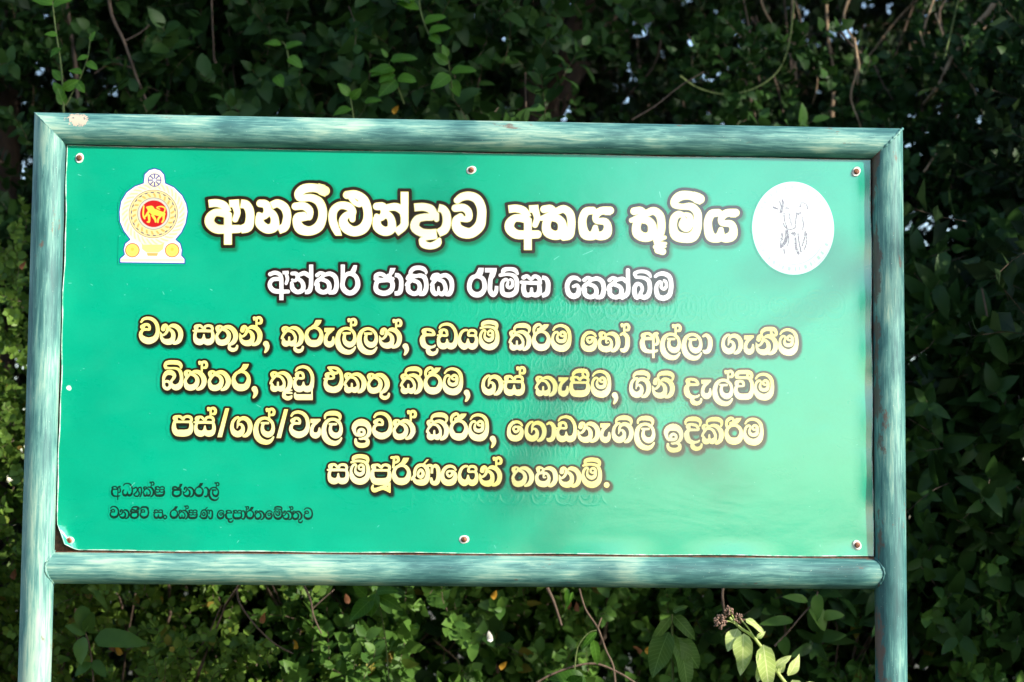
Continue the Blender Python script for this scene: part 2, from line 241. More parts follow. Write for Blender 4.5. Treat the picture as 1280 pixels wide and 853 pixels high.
# widths (right edge, in window units) used to hang marks on a letter, and flag-stem positions
RIGHT = dict(va=471,na=945,ta=1005,ka=558,la=912,da=435,ga=528,pa=448,sa=530,ja=310)
STEM = dict(na=825,ta=908,ka=430,la=812,aa=968,sa=434)
TITLE = ['T|113 240 27;165 236 27;212 252 28;240 295 26B|310 408 28;235 410 30;165 408 32;122 375 33;120 335 32;150 302 26;195 300 27;240 315 26|240 305 27;240 512 27B|250 240 26;314 236 26B|290 250 26;302 300 22;288 345 20|326 240 30;362 248 30;385 290 30;386 350 30;372 395 34;326 412 28B',
 'T|455 238 26;492 245 28;505 290 28;478 325 22;446 312 16|450 330 26;455 375 32;500 408 32;545 395 34;553 350 28;540 312 26;510 290 26|530 252 26;572 238 28;617 265 30;634 310 28;632 350 28;618 395 30;578 416 28B',
 'T|886 155 34;820 135 30;750 140 32;712 172 30;722 203 24;790 200 26;845 225 30;870 280 30;868 340 30;842 395 34;785 422 32;725 408 36;700 365 30;705 328 26;745 316 22|P 845 106;888 118;888 192;850 178;835 165|690 258 26;745 256 27;783 285 26;785 330 18;770 330 18|700 340 26;770 333 18',
 'T|968 432 22;950 390 28;937 340 28;945 285 28;985 252 26;1040 258 28;1070 290 26;1065 325 22|1034 182 28;1090 178 28;1145 215 32;1170 280 30;1170 350 32;1140 405 36;1080 425 34;1028 400 36;1008 355 30;1030 318 24;1066 312 22;1070 345 20|P 1030 157;1075 152;1075 205;1052 205;1030 180|P 938 405;985 405;998 452;958 452|1060 200 20;1085 232 18;1120 245 18;1125 215 16',
 'U|112 258 26;152 260 28;165 300 28;138 335 22;110 322 16|110 345 26;118 395 32;162 424 32;205 412 32;213 370 28;200 330 26;170 305 26|190 265 24;240 262 28;285 290 28;297 330 27|297 162 27;297 330 27;292 388 28;240 432 28B',
 'U|363 265 28;425 262 28;475 280 30;487 325 26;430 330 26;382 345 28;365 395 32;405 430 30;460 436 27;510 432 26B|508 312 20;510 345 18|415 485 24;425 510 26;470 522 24;515 505 26;528 480 14|440 460 26;500 462 16',
 'U|524 268 28;555 278 28;576 315 30;578 370 30;562 412 32;522 436 28B',
 'U|648 218 24;680 195 28;730 188 30;780 210 32;808 265 32;810 330 32;795 390 36;740 435 36;680 428 40;645 395 34;643 350 28;670 325 22|635 270 26;690 267 27;722 295 26;722 340 22;665 340 20',
 'V|85 223 27;137 219 27;184 235 28;212 278 26B|276 391 28;207 393 30;137 391 32;94 358 33;92 318 32;122 285 26;167 283 27;212 298 26|212 288 27;212 494 27B|222 223 26;282 219 26B|262 233 26;274 283 22;260 328 20',
 'V|320 224 26;365 220 26;385 252 26;348 272 26;302 285 16|348 285 28;335 330 30;345 376 34;395 398 32;438 378 34;440 320 30;412 287 28;370 278 26|400 240 24;450 222 27;490 250 29;502 300 28;500 350 28;488 395 30;450 412 22',
 'V|P 725 208;763 208;763 261;725 261|645 232 26;600 240 28;577 285 28;577 340 30;592 388 34;625 402 30;655 390 32;662 345 18|760 232 27;700 235 27;668 262 24;668 300 20;725 306 25;745 340 27;735 385 34;695 402 30;660 392 28',
 'W|280 237 26;325 233 26;345 265 26;308 285 26;262 298 16|308 298 28;295 343 30;305 389 34;355 411 32;398 391 34;400 333 30;372 300 28;330 291 26|360 253 24;410 235 27;450 263 29;462 313 28;460 363 28;448 405 26;430 430 24|430 430 20;485 412 12|428 450 16;490 452 9|420 475 14;486 472 9|440 495 26;470 505 24',
 'W|718 155 34;650 132 30;590 135 32;552 165 28;550 195 22;600 207 20;660 207 27;700 245 28;705 300 28;698 360 30;670 405 36;620 415 34;560 398 36;540 345 28;547 285 27;575 258 24;605 262 18|P 680 108;720 120;720 192;682 178;668 165|612 295 22;602 330 26;630 350 26;655 320 24;650 272 20;625 258 14|625 320 14;640 300 12',
 'W|P 922 223;958 223;958 276;922 276|842 247 26;797 255 28;774 300 28;774 355 30;789 403 34;822 417 30;852 405 32;859 360 18|957 247 27;897 250 27;865 277 24;865 315 20;922 321 25;942 355 27;932 400 34;892 417 30;857 407 28']
LINE2 = ['A|102 145 24;150 130 24;198 148 24;216 190 22|282 318 22;200 318 26;140 310 28;105 275 26;100 235 24;125 200 24;170 192 24;215 195 22|215 190 24;215 405 24B|225 130 20;288 127 20B|262 140 20;275 190 20;262 238 18',
 'A|322 138 22;360 140 24;378 175 24;352 210 18;322 200 14|318 232 20;328 290 28;375 323 26;425 303 28;433 255 26;415 215 24;380 192 22|395 150 22;445 135 26;495 162 26|512 48 24;512 200 25;508 270 26;490 315 28;448 325 24B',
 'A|572 155 24;603 132 20;640 145 20;612 185 24;572 215 24;552 250 14|575 245 26;580 298 28;630 326 26;685 303 28;693 255 26;670 217 24;620 198 22|645 152 22;700 140 26;750 170 28;766 225 26;763 280 28;743 320 28;700 330 22',
 'A|897 138 26;850 165 24;825 235 26;835 290 30;880 330 30;930 325 30;970 280 30;978 225 28;955 165 26;897 138 26|828 48 24;828 130 24;826 230 24B|P 935 55;972 55;965 100;945 150;890 150;905 110',
 'C|120 190 24;122 160 26;155 142 24;195 152 24;215 172 20;245 160 24|P 262 82;318 82;300 130;275 160;285 190;240 175;250 130|115 192 22;200 200 20;285 192 24|200 208 22;140 215 26;118 260 26;130 312 30;190 336 30;250 323 30;282 285 28;283 230 26;250 208 22;200 208 22|308 152 24;345 160 26;370 200 26;372 260 26;365 310 28;345 333 28;305 338 24B',
 'C|437 188 24;455 160 24;490 160 20;478 200 22;438 235 24;418 255 12|440 250 26;445 308 28;495 340 26;545 323 28;558 270 26;540 227 24;490 208 22|500 172 20;560 157 24;605 180 28;622 235 26;620 290 28;598 335 28;565 345 22|463 165 18;468 120 24;500 88 26;550 80 26;595 92 26;620 120 18;620 138 12|500 158 18;610 170 20',
 'C|682 188 24;700 158 24;742 150 20;720 195 22;690 230 22;668 252 12|685 250 22;687 308 28;715 343 26;745 330 22;780 343 28;812 313 26;813 265 24;790 218 24;745 198 22|745 275 12;745 330 20|755 168 22;815 155 26;860 185 28;878 235 27;876 295 27;853 340 28;825 350 18',
 'D|170 165 24;120 185 28;95 240 27;98 300 28;140 345 32;200 345 32;240 302 28;245 240 27;225 188 26;170 165 24|P 185 80;238 80;235 120;215 172;160 175;130 170;165 125',
 'D|P 248 82;368 82;365 118;350 165;325 200;280 200;300 128;248 128|305 195 26;300 250 27;300 308 28;330 350 28;360 318 24;366 262 20B',
 'D|427 135 22;440 102 26;500 93 23;550 105 26;575 140 16|402 155 20;480 145 18;540 162 24;566 205 26;568 270 26;552 325 30;495 353 30;432 338 28;418 280 26;425 225 22;455 198 20;480 208 16|480 225 16;472 262 20;495 280 20;523 260 20;523 215 18;505 198 16',
 'D|635 178 26;672 165 22;710 195 20;745 165 22;785 182 24;800 215 22|612 225 20;700 232 22;800 232 24|640 240 26;635 290 28;650 343 30;682 353 28;715 345 26;750 353 28;785 338 32;795 290 27;790 245 24|715 290 18;715 345 24|818 178 24;855 187 25;878 225 28;880 280 28;868 335 30;818 362 26B',
 'E|237 205 18;200 182 24;150 188 28;116 235 28;112 290 28;132 343 32;175 366 32;220 343 32;227 290 24;210 255 20;172 268 18',
 'E|282 203 24;313 180 20;350 193 20;322 233 24;282 263 24;262 298 14|285 293 26;290 346 28;340 374 26;395 351 28;403 303 26;380 265 24;330 246 22|355 200 22;410 188 26;460 218 28;476 273 26;473 328 28;453 368 28;410 378 22',
 'E|534 205 24;565 182 20;602 195 20;574 235 24;534 265 24;514 300 14|537 295 26;542 348 28;592 376 26;647 353 28;655 305 26;632 267 24;582 248 22|607 202 22;662 190 24;700 215 26|718 105 24;720 230 25;722 290 26;708 345 28;662 380 24',
 'E|795 165 20;788 138 22;830 118 20;890 120 22;930 142 22;945 172 14|800 175 18;870 180 20;920 205 26;936 250 26;936 310 27;913 362 30;870 376 28;842 345 22;862 300 20;850 255 20;812 242 24;785 280 26;785 335 28;805 378 26;835 365 22|840 370 22;870 378 22',
 'E|992 168 18;1020 148 22;1070 138 26;1128 165 28;1150 225 26;1148 300 27;1128 358 30;1075 385 30;1022 368 30;1002 310 26;1007 255 22;1035 222 20;1060 230 14|1055 245 16;1052 275 20;1080 293 20;1103 265 20;1098 222 18;1080 208 16']

PANX0, PANX1 = -0.9245, 0.9245          # vinyl sheet extent, metres, x
PANZ0, PANZ1 = 0.0390, 0.9560           # and z above the lower rail axis
TEX = 1400.0                            # texels per metre
TW, TH = int((PANX1-PANX0)*TEX), int((PANZ1-PANZ0)*TEX)
PXT = TEX/546.0                         # texels per measured pixel

def _tex(px, py):
    p = survey(px, py); return np.array([(p[0]-PANX0)*TEX, (PANZ1-p[2])*TEX])
def _parse(s):
    sqr = s.endswith('B')
    if sqr: s = s[:-1]
    poly = s.startswith('P')
    if poly: s = s[1:]
    return np.array([[float(v) for v in q.split()] for q in s.split(';')]), sqr, poly
def _smooth(p, n=4):
    if len(p) < 3: return p
    closed = np.allclose(p[0, :2], p[-1, :2])
    q = np.vstack([p[-2] if closed else 2*p[0]-p[1], p, p[1] if closed else 2*p[-1]-p[-2]])
    out = []
    for i in range(1, len(q)-2):
        a, b, c, d = q[i-1], q[i], q[i+1], q[i+2]
        for k in range(n):
            t = k/n
            out.append(.5*((2*b)+(c-a)*t+(2*a-5*b+4*c-d)*t*t+(3*b-a-3*c+d)*t**3))
    out.append(q[-2]); o = np.array(out); o[:, 2] = np.maximum(o[:, 2], 3); return o
PAD = 10*PXT
def _cap(D, a, b, ra, rb, clips=()):
    m = max(ra, rb)+PAD
    x0, x1 = int(max(min(a[0], b[0])-m, 0)), int(min(max(a[0], b[0])+m+1, TW))
    y0, y1 = int(max(min(a[1], b[1])-m, 0)), int(min(max(a[1], b[1])+m+1, TH))
    if x1 <= x0 or y1 <= y0: return
    X = np.arange(x0, x1, dtype=np.float32)[None, :]+.5-a[0]; Y = np.arange(y0, y1, dtype=np.float32)[:, None]+.5-a[1]
    dx, dy = b[0]-a[0], b[1]-a[1]; L2 = dx*dx+dy*dy+1e-9
    tr = (X*dx+Y*dy)/L2; t = np.clip(tr, 0, 1)
    d = np.sqrt((X-t*dx)**2+(Y-t*dy)**2)-(ra+(rb-ra)*t)
    for o, n in clips:
        d = np.maximum(d, (X+a[0]-o[0])*n[0]+(Y+a[1]-o[1])*n[1])
    np.minimum(D[y0:y1, x0:x1], d/PXT, out=D[y0:y1, x0:x1])
def _polyfill(D, P):
    m = PAD; n = len(P)
    x0, x1 = int(max(P[:, 0].min()-m, 0)), int(min(P[:, 0].max()+m, TW)); y0, y1 = int(max(P[:, 1].min()-m, 0)), int(min(P[:, 1].max()+m, TH))
    X = np.arange(x0, x1, dtype=np.float32)[None, :]+.5+np.zeros((y1-y0, 1), np.float32); Y = np.arange(y0, y1, dtype=np.float32)[:, None]+.5+np.zeros((1, x1-x0), np.float32)
    d = np.full(X.shape, 1e9, np.float32); ins = np.zeros(X.shape, bool)
    for i in range(n):
        a, b = P[i], P[(i+1) % n]; e = b-a
        t = np.clip(((X-a[0])*e[0]+(Y-a[1])*e[1])/(e@e+1e-9), 0, 1)
        d = np.minimum(d, np.hypot(X-a[0]-t*e[0], Y-a[1]-t*e[1]))
        if a[1] != b[1]:
            c = ((a[1] > Y) != (b[1] > Y)) & (X < (b[0]-a[0])*(Y-a[1])/(b[1]-a[1])+a[0]); ins ^= c
    d = np.where(ins, -d, d)/PXT
    np.minimum(D[y0:y1, x0:x1], d, out=D[y0:y1, x0:x1])
def draw_strokes(D, strokes, f, rs):
    """f maps window units -> texels, rs = texels per window unit for radii"""
    for s in strokes:
        p, sq, poly = _parse(s)
        if poly: _polyfill(D, np.array([f(*q[:2]) for q in p])); continue
        p = _smooth(p)
        q = np.array([[*f(a[0], a[1]), a[2]*rs] for a in p])
        if len(q) == 1: _cap(D, q[0, :2], q[0, :2]+.01, q[0, 2], q[0, 2]); continue
        n0 = q[0, :2]-q[1, :2]; n0 = n0/np.hypot(*n0); n1 = q[-1, :2]-q[-2, :2]; n1 = n1/np.hypot(*n1)
        for i in range(len(q)-1):
            cl = []
            if sq:
                if np.hypot(*(q[i, :2]-q[0, :2])) < 1.4*q[0, 2]: cl.append((q[0, :2], n0))
                if np.hypot(*(q[i+1, :2]-q[-1, :2])) < 1.4*q[-1, 2]: cl.append((q[-1, :2], n1))
            _cap(D, q[i, :2], q[i+1, :2], q[i, 2], q[i+1, 2], cl)
def glyph(D, name, px, py, sc=1.0, rf=1.0):
    base = name.split('+')[0]
    if base == 'ra': name = name.replace('ra', 'ring+tail', 1); base = 'ring'
    win0, ax0, by0 = GL[base].split('|')[0].split(); ox, oy, z0 = WIN[win0]
    for part in name.split('+'):
        h, *st = GL[part].split('|'); w, ax, by = h.split(); ax, by = float(ax), float(by); X0, Y0, z = WIN[w]
        tx, ty = px, py
        if part in ('i', 'ii', 'u1', 'uu'): tx = px+sc*(RIGHT[base]-float(ax0))/z0
        elif part == 'hal': tx = px+sc*(STEM[base]-float(ax0))/z0
        k = sc*(26/29. if part == 'ja' else 1.0)
        o = _tex(X0+ax/z, Y0+by/z); dst = _tex(tx, ty)
        def f(x, y): return dst+(_tex(X0+x/z, Y0+y/z)-o)*k
        draw_strokes(D, st, f, PXT/z*k*rf)
def window_strokes(D, lst, rf=1.):
    for s in lst:
        w, *st = s.split('|'); X0, Y0, z = WIN[w]
        draw_strokes(D, st, lambda x, y: _tex(X0+x/z, Y0+y/z), PXT/z*rf)
def sst(a, b, x):
    t = np.clip((x-a)/(b-a), 0, 1); return t*t*(3-2*t)
def shift(D, dx, dy):
    o = np.full_like(D, 30.); dx = int(dx*PXT); dy = int(dy*PXT)
    ys, yd = (slice(0, TH-dy), slice(dy, TH)) if dy >= 0 else (slice(-dy, TH), slice(0, TH+dy))
    xs, xd = (slice(0, TW-dx), slice(dx, TW)) if dx >= 0 else (slice(-dx, TW), slice(0, TW+dx))
    o[yd, xd] = D[ys, xs]; return o
def noise2(w, h, cell, seed):
    r = np.random.default_rng(seed); gx, gy = int(w/cell)+3, int(h/cell)+3
    g = r.random((gy, gx)).astype(np.float32)
    x = np.arange(w)/cell; y = np.arange(h)/cell; xi = x.astype(int); yi = y.astype(int)
    fx = (x-xi); fy = (y-yi); fx = fx*fx*(3-2*fx); fy = (fy*fy*(3-2*fy))[:, None]
    a = g[yi][:, xi]; b = g[yi][:, xi+1]; c = g[yi+1][:, xi]; d = g[yi+1][:, xi+1]
    return (a*(1-fx)+b*fx)*(1-fy)+(c*(1-fx)+d*fx)*fy

def build_print():
    new = lambda: np.full((TH, TW), 30., np.float32)
    Db, Dt, D2, Ds = new(), new(), new(), new()
    for k, x, y in BODY: glyph(Db, k, x, y)
    c = _tex(758.2, 606.4); _cap(Db, c, c+.01, 3.5*PXT, 3.5*PXT)
    for k, x, y in SMALL_A: glyph(Ds, k, x, y, .53 if k != 'yan' and k != 'dot' else 1., .68)
    for k, x, y in SMALL_B: glyph(Ds, k, x, y, .475 if k != 'yan' and k != 'dot' else 1., .72)
    window_strokes(Dt, TITLE, .92); window_strokes(D2, LINE2, .87)
    img = np.zeros((TH, TW, 4), np.float32)
    G = np.array([0, 167, 130])/255.
    img[..., :3] = G
    n1 = noise2(TW, TH, 260, 1); n2 = noise2(TW, TH, 60, 2); n3 = noise2(TW, TH, 3, 3)
    img[..., :3] *= (1+.05*(n1-.5)+.03*(n2-.5)+.03*(n3-.5))[..., None]
    def lay(mask, col):
        m = mask[..., None]; img[..., :3] = img[..., :3]*(1-m)+np.asarray(col)*m
    aa = lambda D, w: np.clip(.5+(w-D)*PXT*.8, 0, 1)
    brown = np.array([34, 23, 8])/255.
    # body
    lay(sst(5.4, 1.5, shift(Db, 1.5, 2.2))*.85, [.07, .07, .05]); lay(aa(Db, 2.5), brown)
    yy = np.linspace(0, 1, TH)[:, None]; xx = np.linspace(0, 1, TW)[None, :]
    tone = np.clip(.25+.35*yy+.5*noise2(TW, TH, 150, 7)+.25*np.sin(yy*60), 0, 1)[..., None]
    lay(aa(Db, .1), np.array([1, .99, .86])*(1-tone)+np.array([1, .965, .52])*tone)
    # title
    lay(sst(9.5, 3., shift(Dt, 1.5, 2.5))*.55, [.03, .28, .14]); lay(aa(Dt, 4.4), brown); lay(aa(Dt, .5), [.98, .93, .45])
    tone = np.clip(1.6*noise2(TW, TH, 120, 17)-.9, 0, 1)[..., None]
    lay(aa(Dt, -.1), np.array([1, .99, .9])*(1-tone)+np.array([1, .95, .6])*tone)
    # second line
    lay(sst(7.5, 2., shift(D2, .8, 1.8))*.6, [.05, .2, .1]); lay(aa(D2, 3.3), np.array([32, 21, 16])/255.); lay(aa(D2, 0.), [.97, .965, .97])
    # small print
    lay(aa(Ds, .15)*.88, [.06, .13, .09])
    # crest: yellow lion on a red disc inside rings, wheel above, two small discs and a bowl below
    X0, Y0, z = 130, 190, 5.333
    F = lambda x, y: _tex(X0+x/z, Y0+y/z)
    cr = new(); P = np.array
    draw_strokes(cr, ['P 105 712;135 685;128 650;140 610;172 585;130 530;104 470;100 400;112 330;150 268;205 228;262 208;268 150;300 120;338 110;378 122;405 152;412 208;470 235;525 290;552 345;562 400;548 480;520 540;482 585;512 610;524 655;520 690;542 715;542 747;105 742'], F, PXT/z)
    lay(aa(cr, .2), [.16, .2, .62]); lay(aa(cr, -.9), [.97, .97, .97])
    gx, gy = np.meshgrid((np.arange(TW)+.5), (np.arange(TH)+.5))
    def rad(x, y, r):
        c = F(x, y); return np.hypot(gx-c[0], gy-c[1])/PXT-r/z
    sl = (slice(0, int(.4*TH)), slice(0, int(.25*TW)))
    def ringc(x, y, r, w, col, al=1.):
        d = rad(x, y, r); lay(np.clip(.5+(w-np.abs(d))*PXT, 0, 1)*al, col)
    def disc(x, y, r, col, al=1.): lay(aa(rad(x, y, r), 0)*al, col)
    disc(330, 415, 215, [.98, .90, .66], .5)
    disc(330, 415, 160, [.94, .85, .55], .8); ringc(330, 415, 160, .28, [.35, .3, .3]); ringc(330, 415, 148, .2, [.45, .4, .35])
    q = np.arctan2(gy-F(330, 415)[1], gx-F(330, 415)[0]); rr = rad(330, 415, 0)*z
    lay(((rr > 141) & (rr < 147) & (np.sin(q*22) > .1)).astype(np.float32)*.8, [.25, .25, .42])
    lay(((rr > 114) & (rr < 138) & (np.sin(q*22+rr*.08) > .3)).astype(np.float32)*.5, [.70, .50, .16])
    lay(((rr > 170) & (rr < 205) & (np.sin(q*34+rr*.2) > .2)).astype(np.float32)*.4, [.85, .66, .3])
    disc(332, 413, 108, [.8, .8, .74]); ringc(332, 413, 106, .25, [.4, .4, .4]); disc(332, 414, 89, [.76, .10, .11])
    li = new()
    draw_strokes(li, ['266 362 5;262 420 6;272 446 6', '300 375 13;312 392 16;345 398 15;375 412 16;398 416 13', '288 372 7;318 368 8;330 382 8', '300 425 9;302 466 7;290 468 5', '325 425 10;342 452 8;345 468 6', '378 428 9;362 450 7;360 470 6', '398 425 9;398 452 7;388 470 6', '400 408 5;408 380 5;385 366 5;352 372 4;372 384 4', '296 405 9;278 430 6;266 440 5', '320 405 12;360 415 14'], F, PXT/z)
    lay(aa(li, 0), [.98, .85, .3])
    for x in (190, 455): disc(x, 657, 46, [1, .88, .42]); ringc(x, 657, 45, .45, [.85, .22, .15]); disc(x, 650, 12, [.95, .75, .3]); ringc(x, 657, 26, .25, [.95, .7, .3])
    w = new(); sp = [f'{338} {190} 3;{338+40*math.cos(k*math.pi/4):.0f} {190+40*math.sin(k*math.pi/4):.0f} 3' for k in range(8)]
    disc(338, 188, 58, [1, .95, .7], .6); draw_strokes(w, sp, F, PXT/z); ringc(338, 190, 42, .5, [.25, .25, .6]); lay(aa(w, .1), [.25, .25, .6]); disc(338, 190, 11, [1, 1, .9])
    b = new(); draw_strokes(b, ['P 262 620;380 620;402 605;395 650;365 672;285 672;255 650;250 605'], F, PXT/z); lay(aa(b, 0)*.8, [1, .86, .42])
    b = new(); draw_strokes(b, ['P 285 675;362 675;355 695;292 695'], F, PXT/z); lay(aa(b, 0)*.8, [.85, .62, .25])
    b = new(); draw_strokes(b, ['120 722 8;525 722 8'], F, PXT/z); lay(aa(b, 0)*.5, [1, .86, .5])
    # wildlife department seal: white disc, faint green ring lettering, faint grey figures
    c = F_ = lambda x, y: _tex(920+x/5.333, 210+y/5.333)
    cc = c(380, 403); e = np.hypot((gx-cc[0])/278., (gy-cc[1])/316.)*5.333/PXT
    lay(np.clip(.5+(1-e)*55*PXT, 0, 1), [.92, .95, .93])
    th = np.arctan2(gy-cc[1], gx-cc[0])
    lay(((e > .84) & (e < .92) & (np.sin(th*46)+np.sin(th*31) > .5) & (np.abs(np.sin(th)) > .35)).astype(np.float32)*.5, [.45, .80, .6])
    lay(((np.abs(e-.78) < .008) | (np.abs(e-.97) < .006)).astype(np.float32)*.5, [.5, .82, .65])
    fg = new(); draw_strokes(fg, ['305 210 4;312 240 6;302 300 5', '250 265 7;275 275 4', '330 270 5;348 270 5', '435 235 6;425 262 4', '428 300 7;412 312 4', '315 370 3;325 395 3;360 412 3;392 400 3;398 370 3', '338 415 9;335 470 12;320 505 10;300 530 8', '305 440 5;308 480 5', '385 440 12', '395 470 6;398 530 8;415 572 7', '460 425 4;455 470 4;440 520 4', '318 545 4;322 572 4', '495 430 5;498 445 4', '455 520 4;460 560 4', '455 300 3;480 290 3'] [:9]+['395 470 6;398 530 8;415 572 7', '460 425 4;455 470 4;440 520 4', '318 545 4;322 572 4', '378 440 12;388 442 12', '290 225 3;300 262 3;292 300 2', '318 300 4;322 350 3;338 395 4', '405 300 4;398 345 3;396 395 3', '440 330 3;448 380 3;440 420 3', '345 430 3;352 480 3;340 520 3', '412 440 4;420 500 4;432 560 4', '470 440 4;468 500 3;455 545 3', '300 470 4;296 520 4', '352 300 3;360 350 3;372 385 3', '445 232 5;468 245 3;476 275 3'], F_, PXT/5.333)
    lay(aa(fg, .25)*.8*(.5+.5*(n3 > .35)), [.28, .25, .30])
    # worn specks and scratches in the film
    r = np.random.default_rng(5)
    sc = new()
    for k in range(150):
        x, y = r.uniform(20, TW-20), r.uniform(20, TH-20)
        a = r.uniform(0, 6.28); L = r.choice([.5, 1, 3, 9], p=[.4, .4, .14, .06])*PXT*r.uniform(.5, 1.6)
        _cap(sc, np.array([x, y]), np.array([x+L*math.cos(a), y+L*math.sin(a)]), .35*PXT, .25*PXT)
    lay(aa(sc, 0)*.7, [.8, .92, .86])
    c = _tex(86, 485); _cap(sc, c, c+2, 3.2*PXT, 2.6*PXT); lay(((sc < 0) & (np.hypot(gx-c[0], gy-c[1]) < 6*PXT)).astype(np.float32), [.9, .92, .88])
    # ridge heights of the older lettering that shows through the film (alpha channel)
    gh = np.exp(-np.abs(shift(Db, 26, 21)-.3)**2/1.2)*((gy > _tex(600, 618)[1]) & (gx > _tex(0+480, 0)[0]) & (gx < _tex(760, 0)[0]))
    gh += np.exp(-np.abs(shift(D2, 30, 26)-.3)**2/1.2)*((gx > _tex(560, 0)[0]))*.7
    gh += np.exp(-np.abs(shift(Db, 60, -48)-.3)**2/1.2)*((gy < _tex(600, 396)[1]) & (gx > _tex(700, 0)[0]))*.8
    gh += np.exp(-np.abs(shift(Db, -34, -30)-.3)**2/1.2)*((gy > _tex(600, 430)[1]) & (gy < _tex(600, 570)[1]) & (gx > _tex(520, 0)[0]))*.6
    img[..., 3] = np.clip(gh, 0, 1)
    return np.clip(img, 0, 1), (Db, Dt, D2, Ds)

# ---------------------------------------------------------------- the notice board
W2 = 1.93/2; H = .99514; R = .0362
def paint_material(name, axis):
    m = NT(name); g = m.n('ShaderNodeNewGeometry'); pos = g.outputs['Position']
    st = (1.2, 22, 22) if axis == 'x' else (22, 22, 1.2)
    fine = m.noise(m.scaled(pos, (7, 95, 95) if axis == 'x' else (95, 95, 7)), 1.7, 6, .7, .5)
    streak = m.noise(m.scaled(pos, st), 2.2, 6, .65, .6)
    broad = m.noise(m.scaled(pos, (2.5, 5, 5) if axis == 'x' else (5, 5, 2.0)), 1.6, 3, .6, .4)
    f = m.math('ADD', m.math('MULTIPLY', streak, .17), m.math('ADD', m.math('MULTIPLY', fine, .43), m.math('MULTIPLY', broad, .54)))
    sx0 = m.n('ShaderNodeSeparateXYZ'); m.l(pos, sx0.inputs[0])      # paint tone shifts to darker teal towards the right
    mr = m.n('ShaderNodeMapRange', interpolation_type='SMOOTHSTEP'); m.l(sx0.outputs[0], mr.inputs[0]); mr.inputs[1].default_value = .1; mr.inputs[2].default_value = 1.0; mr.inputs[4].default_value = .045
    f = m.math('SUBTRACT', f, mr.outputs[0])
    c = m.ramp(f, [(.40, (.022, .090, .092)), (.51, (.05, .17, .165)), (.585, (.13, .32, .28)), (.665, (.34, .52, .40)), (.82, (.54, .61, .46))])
    grain = m.noise(m.scaled(pos, (1, 1, 1)), 260, 3, .7)
    c = m.mix(m.math('MULTIPLY', m.math('GREATER_THAN', grain, .70), .55), c, (.66, .74, .60))
    rust = m.noise(m.scaled(pos, (3, 3, 1.4) if axis == 'z' else (1.4, 3, 3), (3.1, 1.7, .4)), 6.5, 7, .72)
    if axis == 'z':   # rust creeping along the inner side of the right post
        sx = m.n('ShaderNodeSeparateXYZ'); m.l(pos, sx.inputs[0])
        dx = m.math('ABSOLUTE', m.math('SUBTRACT', sx.outputs[0], W2-.031)); k = m.n('ShaderNodeMath', operation='SUBTRACT', use_clamp=True); k.inputs[0].default_value = 1.; m.l(m.math('MULTIPLY', dx, 55.), k.inputs[1])
        rust = m.math('ADD', rust, m.math('MULTIPLY', k.outputs[0], .17))
    rm = m.ramp(rust, [(.625, 0.), (.68, 1.)]); c = m.mix(m.math('MULTIPLY', rm, .8), c, (.17, .085, .06))
    if axis == 'x':   # primer patch near the upper left corner
        sp = m.n('ShaderNodeSeparateXYZ'); m.l(pos, sp.inputs[0])
        dx = m.math('MULTIPLY', m.math('SUBTRACT', sp.outputs[0], -.898), 38.); dz = m.math('MULTIPLY', m.math('SUBTRACT', sp.outputs[2], Z0+H+.016), 58.)
        dd = m.math('ADD', m.math('MULTIPLY', dx, dx), m.math('MULTIPLY', dz, dz))
        dd = m.math('ADD', dd, m.math('MULTIPLY', m.math('SUBTRACT', m.noise(pos, 110, 8, .75), .5), 5.5))
        c = m.mix(m.ramp(dd, [(.70, 1.), (.80, 0.)]), c, (.60, .44, .33))
    rg = m.ramp(fine, [(.3, .46), (.7, .72)])
    h = m.math('ADD', fine, m.math('MULTIPLY', grain, .5))
    p = m.pbsdf(c, rg, m.bump(h, .25, .002)); return m.done(p.outputs[0])
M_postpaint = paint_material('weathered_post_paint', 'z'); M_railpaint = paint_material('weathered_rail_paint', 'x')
def weld_material():
    m = NT('painted_weld'); g = m.n('ShaderNodeNewGeometry'); n = m.noise(g.outputs['Position'], 90, 5)
    return m.done(m.pbsdf(m.ramp(n, [(.35, (.10, .07, .05)), (.5, (.10, .27, .26)), (.7, (.36, .50, .42))]), .55, m.bump(n, .8, .004)).outputs[0])
M_weld = weld_material()
def rust_material(name, a, b, rough=.85):
    m = NT(name); g = m.n('ShaderNodeNewGeometry'); n = m.noise(g.outputs['Position'], 120, 6)
    return m.done(m.pbsdf(m.ramp(n, [(.35, a), (.7, b)]), rough, m.bump(n, .6, .002)).outputs[0])
M_rust = rust_material('rusty_steel', (.05, .025, .015), (.20, .09, .045)); M_screw = rust_material('rusted_screw', (.12, .035, .015), (.40, .16, .08), .6)

board = thing('notice_board', 'large green notice board in weathered teal pipe frame covered with cream curly lettering', 'sign', (0, 0, 0))
NS = 40
def pipe(name, rings, mat):
    V = []; Q = []
    for ring in rings: V += ring
    for i in range(len(rings)-1):
        for k in range(NS):
            k2 = (k+1) % NS; Q.append((i*NS+k, i*NS+k2, (i+1)*NS+k2, (i+1)*NS+k))
    return quads_obj(name, np.array(V), np.array(Q), mat, board, smooth=True)
ang = [2*math.pi*k/NS for k in range(NS)]
def post(sx):
    x0 = sx*W2; rings = []
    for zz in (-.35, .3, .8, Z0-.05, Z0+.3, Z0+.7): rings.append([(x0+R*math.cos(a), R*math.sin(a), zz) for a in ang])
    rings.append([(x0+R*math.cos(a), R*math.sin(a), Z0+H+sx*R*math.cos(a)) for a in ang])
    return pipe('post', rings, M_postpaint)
post(-1)['label'] = 'left post'; post(1)['label'] = 'right post'
